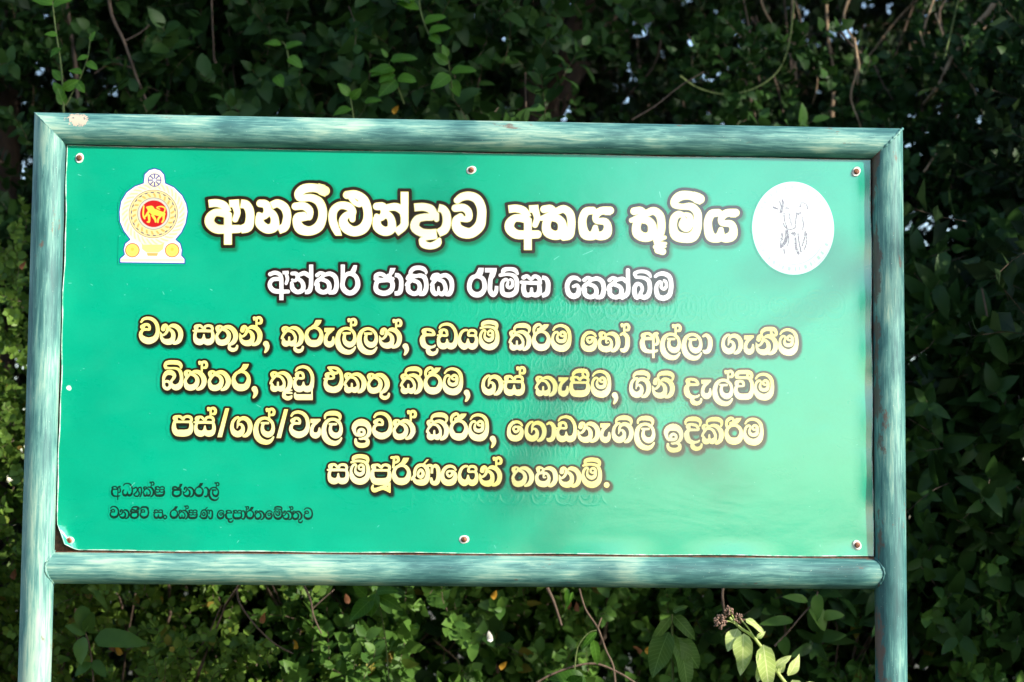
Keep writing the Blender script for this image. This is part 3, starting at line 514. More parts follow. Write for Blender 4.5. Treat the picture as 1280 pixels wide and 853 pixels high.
def rail(name, z, mitre):
    xs = [-.6, 0, .6]; rings = []
    def ring(f): return [(f(R*math.sin(a)), R*math.cos(a), z+R*math.sin(a)) for a in ang]
    if mitre: rings = [ring(lambda s: -W2-s)]+[ring(lambda s, x=x: x) for x in xs]+[ring(lambda s: W2+s)]
    else:      # lower rail sits a little behind the posts' axis, its ends coped round them
        yo = .007
        def cope(a): yy = yo+R*math.cos(a); return W2-math.sqrt(max(R*R-yy*yy, 0))+.0008
        def r2(f): return [(f(a), yo+R*math.cos(a), z+R*math.sin(a)) for a in ang]
        rings = [r2(lambda a: -cope(a))]+[r2(lambda a, x=x: x) for x in xs]+[r2(cope)]
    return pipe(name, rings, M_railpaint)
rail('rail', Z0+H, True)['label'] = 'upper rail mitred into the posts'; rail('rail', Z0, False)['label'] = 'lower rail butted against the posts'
rw = random.Random(4)
def weld(name, pts, r):
    n = len(pts); P = []
    for i in range(n+1):
        p = pts[i % n]; q = r*(1+.45*rw.uniform(-1, 1)); P.append((p[0]+rw.gauss(0, r*.15), p[1]+rw.gauss(0, r*.15), p[2]+rw.gauss(0, r*.15), q))
    P[-1] = P[0]
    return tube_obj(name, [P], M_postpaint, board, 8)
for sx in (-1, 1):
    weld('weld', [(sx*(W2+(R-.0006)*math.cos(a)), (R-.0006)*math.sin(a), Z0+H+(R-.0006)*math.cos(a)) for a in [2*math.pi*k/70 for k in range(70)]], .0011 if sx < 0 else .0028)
    pts = []
    for k in range(64):
        a = 2*math.pi*k/64; yy = .007+R*math.cos(a)*1.01; pts.append((sx*(W2-math.sqrt(max(R*R-yy*yy, 0))-.0004), yy, Z0+R*math.sin(a)*1.01))
    weld('weld', pts, .0024)

# back panel: folded steel sheet set between the pipes
def box(x0, x1, y0, y1, z0, z1):
    V = [(x, y, z) for x in (x0, x1) for y in (y0, y1) for z in (z0, z1)]
    return V, [(0, 1, 3, 2), (4, 6, 7, 5), (0, 4, 5, 1), (2, 3, 7, 6), (0, 2, 6, 4), (1, 5, 7, 3)]
V, F = box(-.935, .935, .0035, .0055, Z0+.030, Z0+.965)
mesh_obj('back_panel', V, F, M_rust, board)
V, F = box(-.93, .93, -.006, .0035, Z0+.0300, Z0+.0362); mesh_obj('panel_lip', V, F, M_rust, board)

IMG, DD = build_print()
img = bpy.data.images.new('sign_print', TW, TH, alpha=True, float_buffer=False)
img.alpha_mode = 'CHANNEL_PACKED'
img.pixels.foreach_set(np.ascontiguousarray(IMG[::-1]).ravel()); img.update(); img.pack()
def vinyl_material():
    m = NT('printed_vinyl'); tx = m.n('ShaderNodeTexImage', image=img, interpolation='Cubic', extension='EXTEND')
    uv = m.n('ShaderNodeUVMap'); m.l(uv.outputs[0], tx.inputs[0])
    g = m.n('ShaderNodeNewGeometry'); pos = g.outputs['Position']
    ripple = m.noise(m.scaled(pos, (1, 1, 1.6)), 3.2, 3, .5, .8)
    orange = m.noise(pos, 26, 5, .6)
    micro = m.noise(pos, 240, 2, .6)
    h = m.math('ADD', m.math('MULTIPLY', ripple, .17), m.math('ADD', m.math('MULTIPLY', orange, .03), m.math('MULTIPLY', micro, .012)))
    h = m.math('ADD', h, m.math('MULTIPLY', tx.outputs['Alpha'], .018))
    nb = m.bump(h, 1.0, .004)
    rough = m.ramp(m.noise(m.scaled(pos, (1, 1, 2)), 7, 5, .65, .7), [(.35, .26), (.7, .42)])
    p = m.pbsdf(tx.outputs['Color'], rough, nb); p.inputs['Specular IOR Level'].default_value = .35
    p.inputs['Coat Weight'].default_value = 1.0; p.inputs['Coat IOR'].default_value = 2.05; p.inputs['Coat Roughness'].default_value = .13
    m.l(nb, p.inputs['Coat Normal'])
    return m.done(p.outputs[0])
M_vinyl = vinyl_material()
# vinyl sheet: grid that lies a touch proud of the panel, lifts at its edges, lower left corner pulled away
nx, nz = 150, 80
def vinyl_pt(i, j):
    u, v = i/nx, j/nz; x = PANX0+(PANX1-PANX0)*u; z = PANZ0+(PANZ1-PANZ0)*v
    x0 = x; z0_ = z
    le = max(0, 1-u*60); re = max(0, 1-(1-u)*50)
    y = -.0016-.0012*le*(1+math.sin(v*23)) - .0022*re*(1+.8*math.sin(v*31+1)*math.sin(v*11))
    y -= .0008*max(0, 1-v*30)*(1+math.sin(u*40))
    edge = .0012*math.sin(v*17+1)*le+.0006*math.sin(v*47)*le+.0015*math.sin(v*19)*re
    x += edge + (.0075*(1-v)**.0*0)
    z += .0008*math.sin(u*33)*max(0, 1-v*40)+.0007*math.sin(u*29+2)*max(0, 1-(1-v)*40)
    d = (x0-PANX0)+(z0_-PANZ0)*.8          # torn lower left corner
    if d < .045:
        k = (.045-d); x += k*.42; z += k*.30; y -= k*.25
    return (x, y, Z0+z)
V = np.array([vinyl_pt(i, j) for j in range(nz+1) for i in range(nx+1)])
uvs = np.array([(i/nx, j/nz) for j in range(nz+1) for i in range(nx+1)])
Q = np.array([(j*(nx+1)+i, j*(nx+1)+i+1, (j+1)*(nx+1)+i+1, (j+1)*(nx+1)+i) for j in range(nz) for i in range(nx)])
quads_obj('vinyl_sheet', V, Q, M_vinyl, board, uv=uvs, smooth=True)
# pale folded edge of the film
def edge_material():
    m = NT('vinyl_edge'); g = m.n('ShaderNodeNewGeometry'); n = m.noise(g.outputs['Position'], 60, 4)
    return m.done(m.pbsdf(m.ramp(n, [(.35, (.10, .45, .30)), (.6, (.66, .78, .68))]), .4).outputs[0])
M_edge = edge_material()
def edge_strip(idx, r0):
    P = []
    for k, (i, j) in enumerate(idx): p = vinyl_pt(i, j); P.append((p[0], p[1]-.0002, p[2], r0*(1+.4*math.sin(k*.9)*math.sin(k*.37))))
    tube_obj('film_edge', [P], M_edge, board, 6)
edge_strip([(0, j) for j in range(0, nz+1)], .0013); edge_strip([(i, 0) for i in range(0, nx+1)], .0011)
edge_strip([(nx, j) for j in range(0, nz+1)], .0009); edge_strip([(i, nz) for i in range(0, nx+1)], .0007)

# the print's lettering, crest and seal as film pieces of their own, carrying the same print
_pk = [0]
def print_piece(name, label, mask):
    _pk[0] += 1; y = -.0020-.00004*_pk[0]
    c = 4; h, w = mask.shape[0]//c, mask.shape[1]//c
    b = mask[:h*c, :w*c].reshape(h, c, w, c).any(axis=(1, 3))
    V = []; Q = []; U = []
    for r in np.nonzero(b.any(axis=1))[0]:
        row = np.concatenate([[0], b[r].astype(np.int8), [0]]); d = np.diff(row)
        for s, e in zip(np.nonzero(d == 1)[0], np.nonzero(d == -1)[0]):
            k = len(V)
            for (cx, cy) in ((s, r+1), (e, r+1), (e, r), (s, r)):
                tx, ty = cx*c, cy*c
                V.append((PANX0+tx/TEX, y, Z0+PANZ1-ty/TEX)); U.append((tx/TW, 1-ty/TH))
            Q.append((k, k+1, k+2, k+3))
    o = quads_obj(name, np.array(V), np.array(Q), M_vinyl, board, uv=np.array(U))
    if label: o['label'] = label
_gx, _gy = np.meshgrid(np.arange(TW), np.arange(TH))
def band(y_at, x_at, slope, up, dn):     # rows between base-up and base+dn along a sloping text line
    a = _tex(x_at, y_at); b = _tex(x_at+400, y_at+400*slope); s = (b[1]-a[1])/(b[0]-a[0]); base = a[1]+s*(_gx-a[0])
    return (_gy > base-up*PXT) & (_gy < base+dn*PXT)
Db, Dt, D2, Ds = DD
LB = Db < 6
print_piece('lettering', 'cream headline lettering, the tallest line', Dt < 7)
print_piece('lettering', 'white lettering of the second line', D2 < 6)
print_piece('lettering', 'first line of the cream body lettering', LB & band(431.1, 200, .0174, 60, 21))
print_piece('lettering', 'second line of the cream body lettering', LB & band(488.6, 240, .0168, 36.5, 20))
print_piece('lettering', 'third line of the cream body lettering', LB & band(546.4, 250, .0151, 37.6, 20.5))
print_piece('lettering', 'last, centred line of the cream body lettering', LB & band(606.0, 430, .0138, 38.5, 30))
print_piece('lettering', 'small black lettering, upper of two lines', (Ds < 1.5) & band(621.7, 150, .008, 30, 10))
print_piece('lettering', 'small black lettering, lower of two lines', (Ds < 1.5) & band(649.2, 150, .0075, 17, 30))
def circ(px, py, rx, ry):
    c = _tex(px, py); return ((_gx-c[0])/(rx*PXT))**2+((_gy-c[1])/(ry*PXT))**2 < 1
print_piece('seal', 'round white seal with faint grey figures', circ(920+380/5.333, 210+403/5.333, 278/5.333+1, 316/5.333+1))
c0 = circ(192.2, 266, 44.5, 44.5) | circ(193.5, 226.5, 15.6, 16.5)
a, b2 = _tex(149, 296), _tex(232, 331)
print_piece('crest', 'white and gold crest with a lion on a red disc', c0 | ((_gx > a[0]) & (_gx < b2[0]) & (_gy > a[1]) & (_gy < b2[1])))
del _gx, _gy, IMG, DD, Db, Dt, D2, Ds, LB

# screws on torn white film rings
def white_material():
    m = NT('torn_white_film'); g = m.n('ShaderNodeNewGeometry'); n = m.noise(g.outputs['Position'], 200, 4)
    return m.done(m.pbsdf(m.ramp(n, [(.3, (.5, .42, .33)), (.5, (.8, .8, .76))]), .6).outputs[0])
M_white = white_material()
for k, (px, py) in enumerate([(99.5, 198), (589, 213), (1070, 215), (86.5, 676), (580, 674.5), (1071, 681.5)]):
    p = survey(px, py); x, z = p[0], Z0+p[2]; rr = random.Random(k)
    yb = -.0034 if k not in (2, 5) else -.0052
    n = 22; V = [(0, 0, 0)]
    ph = rr.uniform(0, 6)
    for i in range(n):
        a = 2*math.pi*i/n; r = .0095*(1+.13*math.sin(2*a+ph)+rr.uniform(-.07, .07)); V.append((r*math.cos(a), 0, r*math.sin(a)))
    for i in range(n):
        a = 2*math.pi*i/n; r = .0107*(1+.13*math.sin(2*a+ph)); V.append((r*math.cos(a), .0022, r*math.sin(a)))
    F = [(0, 1+i, 1+(i+1) % n) for i in range(n)]+[(1+i, 1+n+i, 1+n+(i+1) % n, 1+(i+1) % n) for i in range(n)]
    s = bpy.data.objects.new('screw', None); 
    V2 = []; F2 = []; prof = [(.0066, 0), (.0066, -.0012), (.0056, -.0026), (.0034, -.0034), (.0001, -.0036)]
    for (r, y) in prof:
        for i in range(16): a = 2*math.pi*i/16; V2.append((r*math.cos(a)*(1+.05*rr.uniform(-1, 1)), y, r*math.sin(a)))
    for q in range(len(prof)-1):
        for i in range(16): F2.append((q*16+i, q*16+(i+1) % 16, (q+1)*16+(i+1) % 16, (q+1)*16+i))
    so_ = mesh_obj('screw', V2, F2, M_screw, board, True); so_.location = (x, yb-.0004, z)
    w = mesh_obj('torn_ring', V, F, M_white, so_); w.location = (0, .0002, 0)
    V3, F3 = box(-.0045, .0045, -.0042, -.0030, -.0006, .0006); sl_ = mesh_obj('slot', V3, F3, M_rust, so_); sl_.rotation_euler = (0, rr.uniform(0, 3), 0)

# ---------------------------------------------------------------- ground
def ground_material():
    m = NT('ground'); g = m.n('ShaderNodeNewGeometry'); p = g.outputs['Position']
    a = m.noise(p, .25, 6, .6); b = m.noise(p, 6, 6, .7)
    c = m.mix(m.ramp(a, [(.42, 0.), (.58, 1.)]), (.10, .085, .05), (.035, .055, .018)); c = m.mix(m.math('MULTIPLY', b, .5), c, (.12, .10, .06))
    return m.done(m.pbsdf(c, .95, m.bump(b, .6, .05)).outputs[0])
S_ = 900; g = mesh_obj('ground', [(-S_, -S_, 0), (S_, -S_, 0), (S_, S_, 0), (-S_, S_, 0)], [(0, 1, 2, 3)], ground_material()); g['kind'] = 'structure'

# ---------------------------------------------------------------- leaves, sprigs, shrubs
rng = np.random.default_rng(3)
M_dark = leaf_material('dark_glossy_shaded_leaf', (.011, .036, .008), (.034, .088, .016), .5, .2)  # large leaves' dark green, also darkened to paint shade on the upper shrubs
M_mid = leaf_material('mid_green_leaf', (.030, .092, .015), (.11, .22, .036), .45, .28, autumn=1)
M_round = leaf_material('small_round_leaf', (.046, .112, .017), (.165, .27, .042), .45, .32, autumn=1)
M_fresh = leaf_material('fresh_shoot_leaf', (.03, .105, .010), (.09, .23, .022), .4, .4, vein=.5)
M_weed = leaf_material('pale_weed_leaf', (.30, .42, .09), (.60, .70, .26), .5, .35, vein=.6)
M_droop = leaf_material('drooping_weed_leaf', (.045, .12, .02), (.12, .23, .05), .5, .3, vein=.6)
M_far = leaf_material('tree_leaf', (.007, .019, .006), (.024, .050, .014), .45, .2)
M_dead = leaf_material('dead_leaf', (.12, .05, .025), (.30, .13, .06), .7, .3)
M_yellow = leaf_material('yellow_leaf', (.30, .16, .015), (.48, .26, .03), .5, .3)
M_twig = bark_material('grey_brown_twig', (.07, .045, .03), (.20, .14, .10), 60)
M_bark = bark_material('tree_bark', (.035, .022, .015), (.12, .08, .055), 14)
M_vine = bark_material('green_vine', (.07, .11, .03), (.15, .20, .06), 60)
M_pale = bark_material('pale_dry_branch', (.25, .16, .09), (.46, .33, .20), 40)

def leaf_mesh(L, W, fold=.25, curl=.25, tip=1.0, n=5, wav=0.):
    """folded, curled blade: base at origin, along +y, upper face +z"""
    V = []; F = []
    for i in range(n+1):
        t = i/n; w = W*.5*(math.sin(math.pi*min(1, t**(.75*tip)))**.68 if 0 < t < 1 else .02)
        y = L*t; z = -curl*L*t*t
        V += [(-w, y, z+fold*w+wav*W*math.sin(t*9)), (0, y, z), (w, y, z+fold*w-wav*W*math.sin(t*8+1))]
    for i in range(n):
        b = 3*i; F += [(b, b+1, b+4, b+3), (b+1, b+2, b+5, b+4)]
    return np.array(V), np.array(F)
SPEC = dict(
    broad=dict(L=.068, W=.041, n=5, sprigL=.16, k=8, fold=.22, curl=.25, mat=M_dark, ang=65, size=.25),
    mid=dict(L=.046, W=.030, n=4, sprigL=.13, k=10, fold=.2, curl=.2, mat=M_mid, ang=60, size=.3),
    round=dict(L=.027, W=.022, n=4, sprigL=.09, k=11, fold=.15, curl=.15, mat=M_round, ang=60, size=.3, tip=1.25),
    lance=dict(L=.082, W=.038, n=5, sprigL=.15, k=8, fold=.25, curl=.35, mat=M_dark, ang=70, size=.25),
    far=dict(L=.075, W=.048, n=2, sprigL=.26, k=13, fold=.2, curl=.2, mat=M_far, ang=60, size=.35))
def rotm(axis, a):
    return np.array(Matrix.Rotation(a, 3, Vector(axis)))
def frame_from(d, roll):
    d = Vector(d).normalized(); q = d.to_track_quat('Z', 'Y').to_matrix() @ Matrix.Rotation(roll, 3, 'Z'); return np.array(q)
def make_sprig(sp, seed):
    r = random.Random(seed); P = SPEC[sp]; L = P['sprigL']
    bend = r.uniform(.1, .5)
    stem = [(bend*L*t*t, 0, L*t) for t in (0, .33, .66, 1)]
    mats = []
    for i in range(P['k']):
        t = .12+.88*i/(P['k']-1); pos = np.array([bend*L*t*t, 0, L*t])
        az = i*2.4+r.uniform(-.4, .4); tilt = math.radians(P['ang']*(1-.45*t)+r.uniform(-18, 18))
        Rz = rotm((0, 0, 1), az); Rx = rotm((1, 0, 0), math.pi/2-tilt)   # +y raised towards +z
        M = Rz @ Rx @ rotm((0, 1, 0), r.uniform(-.5, .5)); s = 1+P['size']*r.uniform(-1, 1)
        if i == P['k']-1: s *= .7
        mats.append((M*s, pos))
    V, Q = tubes([[(*p, .0016*(1-.5*i/3)) for i, p in enumerate(stem)]], 3)
    return mats, V, Q
SPRIGS = {k: [make_sprig(k, i+50) for i in range(7)] for k in SPEC}
LEAFV = {}
for k, P in SPEC.items():
    LEAFV[k] = [leaf_mesh(P['L'], P['W'], P['fold'], P['curl']*c, P.get('tip', 1.), P['n'], w) for c, w in ((1, 0), (1.6, .05), (.3, .03))]
LEAFME = {}
def leaf_data(sp, mat):
    key = (sp, mat.name)
    if key not in LEAFME:
        LEAFME[key] = []
        for V, F in LEAFV[sp]:
            me = bpy.data.meshes.new('leaf'); me.from_pydata([tuple(v) for v in V], [], [tuple(int(a) for a in f) for f in F]); me.shade_smooth(); me.materials.append(mat); LEAFME[key].append(me)
    return LEAFME[key]
CAMP = np.array(_M.translation); CAXM = np.array([_X, _Y, _f])
def project(p):
    c = (np.asarray(p)-CAMP) @ CAXM.T; return 640+2600*c[..., 0]/c[..., 2], 426.5-2600*c[..., 1]/c[..., 2], c[..., 2]
def seen(p):
    x, y, d = project(p); fr = (x > -8) & (x < 1288) & (y > -8) & (y < 861)
    behind = (x > 40) & (x < 1130) & (y > 150) & (y < 735)
    return fr & ~behind & (d > .5)
def foliage(owner, sp, mats3, pos, mat=None, single=0, name='leaves', origin=(0, 0, 0)):
    """mats3 (n,3,3), pos (n,3) world sprig placements"""
    P = SPEC[sp]; mat = mat or P['mat']; n = len(pos); origin = np.array(origin)
    which = rng.integers(0, len(SPRIGS[sp]), n)
    LM = []; LP = []; TV = []; TQ = []; tb = 0
    for w in range(len(SPRIGS[sp])):
        idx = np.nonzero(which == w)[0]
        if not len(idx): continue
        lm, tv, tq = SPRIGS[sp][w]
        for M, p in lm:
            LM.append(mats3[idx] @ M); LP.append(pos[idx]+mats3[idx] @ p)
        v = np.einsum('nij,kj->nki', mats3[idx], tv)+pos[idx][:, None]
        TV.append(v.reshape(-1, 3)); TQ.append((tq[None]+(np.arange(len(idx))*len(tv))[:, None, None]).reshape(-1, 4)+tb); tb += len(idx)*len(tv)
    LM = np.concatenate(LM); LP = np.concatenate(LP)
    keep = np.ones(len(LP), bool)
    if single:
        x, y, d = project(LP); ok = seen(LP)
        # nearest to the camera first, spread over the visible face by a coarse grid
        score = d+rng.random(len(d))*.10; score[~ok] = 1e9
        cell = (np.floor(x/26)*1000+np.floor(y/26)).astype(np.int64)
        order = np.argsort(score); cnt = {}; pick = []
        for i in order:
            if score[i] > 1e8 or len(pick) >= single: break
            c = cnt.get(cell[i], 0)
            if c < 4: cnt[cell[i]] = c+1; pick.append(i)
        mes = leaf_data(sp, mat)
        for i in pick:
            o = bpy.data.objects.new('leaf', mes[int(rng.integers(0, 3))]); COL.objects.link(o); o.parent = owner
            M = Matrix([list(r) for r in LM[i]]).to_4x4(); M.translation = Vector(LP[i]-origin); o.matrix_local = M
        keep[pick] = False
    LM = LM[keep]; LP = LP[keep]
    Vs = []; Qs = []; T = []; b = 0; var = rng.integers(0, 3, len(LP))
    for k, (lv, lf) in enumerate(LEAFV[sp]):
        i = np.nonzero(var == k)[0]
        if not len(i): continue
        v = np.einsum('nij,kj->nki', LM[i], lv)+LP[i][:, None]; Vs.append(v.reshape(-1, 3))
        Qs.append((lf[None]+(np.arange(len(i))*len(lv))[:, None, None]).reshape(-1, 4)+b); b += len(i)*len(lv)
        T.append(np.repeat(rng.random(len(i)), len(lv)))
    if Vs:
        o = quads_obj(name, np.concatenate(Vs)-origin, np.concatenate(Qs), mat, owner, tint=np.concatenate(T)); o['kind'] = 'stuff'
    if TV:
        o = quads_obj('twigs', np.concatenate(TV)-origin, np.concatenate(TQ), M_twig, owner); o['kind'] = 'stuff'
def orient(dirs):
    return np.array([frame_from(d, rng.uniform(0, 6.28)) for d in dirs])
def clumps(nc, per, spread, sampler, outward, up=.5, rand=.8):
    """clump centres from sampler(), `per` sprigs gathered round each"""
    P = []; D = []
    for _ in range(nc):
        c, o = sampler(); m = int(per*rng.uniform(.5, 1.5))
        off = rng.normal(0, 1, (m, 3))*spread; P.append(c+off)
        D.append(np.asarray(o)*outward+np.array([0, 0, up])+rng.normal(0, rand, (m, 3))+off/spread*.25)
    return np.concatenate(P), np.concatenate(D)
def face_sampler(x0, x1, z0, z1, y0, depth, wav=.18, seed=0):
    def f():
        x = rng.uniform(x0, x1); z = rng.uniform(z0, z1)
        # a rounded, uneven front that falls back towards the shrub's flanks and top
        u = (x-x0)/(x1-x0)*2-1; v = (z-z0)/(z1-z0)*2-1
        y = y0+.22*abs(u)**3+.25*max(0, v)**3+wav*(math.sin(x*5.1+seed)*math.sin(z*4.3+seed*2))+min(rng.exponential(depth*.45), depth*1.6)
        return np.array([x, y, z]), np.array([.25*u, -1, .1])
    return f
def shrub(name, label, sp, x0, x1, z0, z1, y0, depth=.5, nc=160, per=9, spread=.07, single=200, mat=None, up=.5, group=None, branches=7, bm=None, seed=1, cat='shrub', rand=.8):
    cx = (x0+x1)/2; org = (cx, y0+depth*.7, 0); t = thing(name, label, cat, org, group)
    rr = random.Random(seed); paths = []
    for k in range(branches):
        bx = cx+rr.uniform(-.25, .25)*(x1-x0); by = y0+depth*.7+rr.uniform(-.1, .2)
        tx = rr.uniform(x0, x1); tz = rr.uniform(z0+.5*(z1-z0), z1); ty = y0+rr.uniform(.05, depth)
        paths.append(wander((bx, by, -.05), (tx, ty, tz), rr.uniform(.008, .018), .003, 10, .07, rr))
        q = paths[-1][5]
        for _ in range(2): paths.append(wander(q[:3], (q[0]+rr.uniform(-.4, .4), y0+rr.uniform(0, .3), q[2]+rr.uniform(.1, .6)), .005, .0018, 6, .08, rr))
    V, Q = tubes(paths, 6); quads_obj('branches', V-np.array(org), Q, bm or M_twig, t, smooth=True)
    P, D = clumps(nc, per, spread, face_sampler(x0, x1, z0, z1, y0, depth, seed=seed), 1., up, rand)
    foliage(t, sp, orient(D), P, mat, single, origin=org)
    return t, org
G_H = 'shrubs of the hedge behind the board'
shrub('shrub', 'small round-leaved shrub filling the left edge beside the left post', 'round', -2.5, -.95, .1, 2.45, 1.30, .5, 330, 9, .075, 290, seed=1)
t_bl, o_bl = shrub('shrub', 'dense small round-leaved shrub under the left half of the lower rail', 'round', -1.75, -.35, .2, 1.95, 1.25, .45, 300, 10, .07, 290, seed=2)
t_mc, o_mc = shrub('shrub', 'shrub with medium ovate leaves under the middle of the lower rail', 'mid', -.65, .5, .2, 1.95, 1.35, .5, 190, 9, .08, 290, seed=3)
t_mr, o_mr = shrub('shrub', 'dark leafy shrub under the right half of the lower rail', 'mid', .15, 1.25, .2, 1.95, 1.6, .5, 170, 9, .08, 290, seed=4)
shrub('shrub', 'shrub with large glossy hanging leaves right of the right post at mid height', 'lance', .95, 2.2, 1.25, 2.35, 1.25, .5, 110, 6, .10, 290, seed=5, up=-.6)
shrub('shrub', 'mid green shrub at the lower right corner beyond the right post', 'mid', .95, 2.3, .2, 1.75, 1.35, .5, 190, 9, .08, 290, seed=6)
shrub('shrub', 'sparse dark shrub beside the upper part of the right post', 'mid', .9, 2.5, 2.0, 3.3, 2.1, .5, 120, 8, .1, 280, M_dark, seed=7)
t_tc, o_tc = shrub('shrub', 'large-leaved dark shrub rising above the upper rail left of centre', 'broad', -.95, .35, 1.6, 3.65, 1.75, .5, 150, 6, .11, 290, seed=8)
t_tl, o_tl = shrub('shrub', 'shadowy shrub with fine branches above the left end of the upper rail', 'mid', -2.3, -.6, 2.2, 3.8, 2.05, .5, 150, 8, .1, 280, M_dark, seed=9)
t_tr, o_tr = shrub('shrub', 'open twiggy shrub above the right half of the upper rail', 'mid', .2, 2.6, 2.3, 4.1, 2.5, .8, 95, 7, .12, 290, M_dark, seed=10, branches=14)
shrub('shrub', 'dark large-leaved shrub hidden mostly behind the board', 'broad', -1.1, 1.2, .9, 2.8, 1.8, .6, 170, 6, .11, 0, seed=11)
# thicket of far foliage closing the hedge, reads as one mass
tk = thing('thicket', 'deep dark thicket glimpsed through the gaps of the hedge', 'thicket', (0, 4, 0))
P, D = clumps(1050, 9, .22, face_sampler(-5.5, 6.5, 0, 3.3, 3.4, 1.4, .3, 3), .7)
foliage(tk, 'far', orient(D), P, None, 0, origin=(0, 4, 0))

# ---------------------------------------------------------------- trees
def tree(label, x, y, h, cr, cz, rad, nc=260, per=9, spread=.3, tr=.12, lean=(0, 0), mat=None, name='tree', limbs=9, seed=0, squash=.75, droop=False, big=1.):
    t = thing(name, label, 'tree', (x, y, 0)); rr = random.Random(seed)
    top = (lean[0], lean[1], cz)
    tube_obj('trunk', [wander((0, 0, -.1), top, tr, tr*.45, 14, .012, rr)], M_bark, t, 10)
    paths = []
    for k in range(limbs):
        a = 2*math.pi*k/limbs+rr.uniform(-.4, .4); z = cz*rr.uniform(.55, .95); s = z/cz
        b = (lean[0]*s, lean[1]*s, z); e = (lean[0]+rad*.8*math.cos(a), lean[1]+rad*.8*math.sin(a), cz+rad*squash*rr.uniform(-.3, .7))
        paths.append(wander(b, e, tr*.38, tr*.08, 8, .05, rr))
        m = paths[-1][5]; paths.append(wander(m[:3], (m[0]+rr.uniform(-1, 1)*rad*.4, m[1]+rr.uniform(-1, 1)*rad*.4, m[2]+rad*.35), tr*.14, tr*.04, 5, .05, rr))
    tube_obj('limbs', paths, M_bark, t, 7)
    c = np.array([lean[0], lean[1], cz])
    def s():
        d = rng.normal(0, 1, 3); d /= np.linalg.norm(d); r = rad*rng.uniform(.35, 1)**.5*(1+.25*math.sin(3*d[0]+seed)*math.cos(4*d[1]))
        return c+d*r*np.array([1, 1, squash]), d
    P, D = clumps(nc, per, spread, s, 1., .3, .6)
    if droop:   # thin hanging limb added out of view to cast dapples on the board
        for (a, b, m) in (((-.55, -.5, 6.15), (-2.1, -.65, 4.9), 1),):
            path = wander(a, b, .014, .005, 8, .06, rr); tube_obj('dapple_limb', [path], M_bark, t, 6)
            for q in path[2:]:
                k = m; P = np.concatenate([P, np.array(q[:3])+rng.normal(0, .13, (k, 3))]); D = np.concatenate([D, rng.normal(0, .6, (k, 3))+np.array([0, 0, -.4])])
    foliage(t, 'far', orient(D)*big, P+np.array([x, y, 0]), mat, 0, name='crown', origin=(x, y, 0))
    return t
tree('dark tree whose brown trunk stands at the upper left corner', -1.43, 1.72, 6, 0, 5.0, 2.0, 260, 9, .25, .10, (-.25, 1.3), seed=1)
tree('overhanging tree behind the hedge at the upper left', -1.0, 5.2, 6, 0, 4.6, 2.2, 300, 9, .28, .10, (0, -.8), seed=2)
tree('tree standing behind the hedge just left of the middle', .8, 6.6, 6, 0, 4.8, 2.2, 260, 9, .28, .10, (0, -1.2), seed=3)
tree('thin-crowned tree behind the hedge right of the middle', 2.6, 7.2, 6, 0, 4.6, 2.1, 110, 9, .30, .08, (-.2, -1.0), seed=4)
tree('tree behind the hedge at the upper right corner', 4.4, 6.0, 6, 0, 4.5, 2.2, 230, 9, .28, .11, (0, -1), seed=5)
tree('tree far back left of the hedge', -4.2, 8.5, 7, 0, 4.6, 2.6, 240, 9, .33, .14, seed=6)
tree('wide tree whose crown roofs over the hedge behind the board', .2, 3.6, 6, 0, 5.6, 2.6, 420, 9, .30, .12, (.3, -.3), seed=7, squash=.45)
tree('unseen tree crown added to shade the hedge from the right', 3.6, 1.9, 6, 0, 2.5, 1.9, 340, 9, .25, .12, (0, .1), seed=8)  # sun blocker added outside the view
tree('unseen tall tree added right of the board to keep the low sun off the hedge', 8.0, -4.0, 10, 0, 9.4, 2.4, 420, 9, .30, .16, (-.2, -.6), seed=9, squash=.65, droop=True)  # added out of view; crown placed to block sun from hedge, not board
t = thing('thicket', 'unseen leafy thicket added on the right to block sun from the hedge', 'thicket', (3.2, 1.8, 0))  # unseen foliage brought forward to keep sun off the hedge's right part
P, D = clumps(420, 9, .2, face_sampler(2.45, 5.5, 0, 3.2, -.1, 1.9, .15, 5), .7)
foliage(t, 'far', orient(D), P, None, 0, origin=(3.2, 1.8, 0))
# trees on the camera's side of the board (mirrored in its film on the left)
for k, (x, y, cz, r) in enumerate([(-1.5, -13, 3.4, 2.6), (-5.5, -12, 3.6, 2.8), (-9, -11, 3.6, 3.0), (-5.5, -17, 5.6, 3.8), (-2.2, -18, 5.8, 3.3)]):
    tree(['bushy tree across the clearing facing the board', 'second bushy tree across the clearing', 'leftmost tree across the clearing', 'taller tree behind the others across the clearing', 'tall tree behind the bushy one across the clearing'][k], x, y, 5, 0, cz, r, 420, 9, .4, .14, seed=20+k, squash=.95, big=1.9)
t = thing('thicket', 'low thicket under the trees across the clearing', 'thicket', (-4.5, -14, 0))
P, D = clumps(420, 9, .3, face_sampler(-12, .6, 0, 2.6, -14.5, 1.6, .3, 8), -.7)
foliage(t, 'far', orient(D)*1.8, P, None, 0, origin=(-4.5, -14, 0))

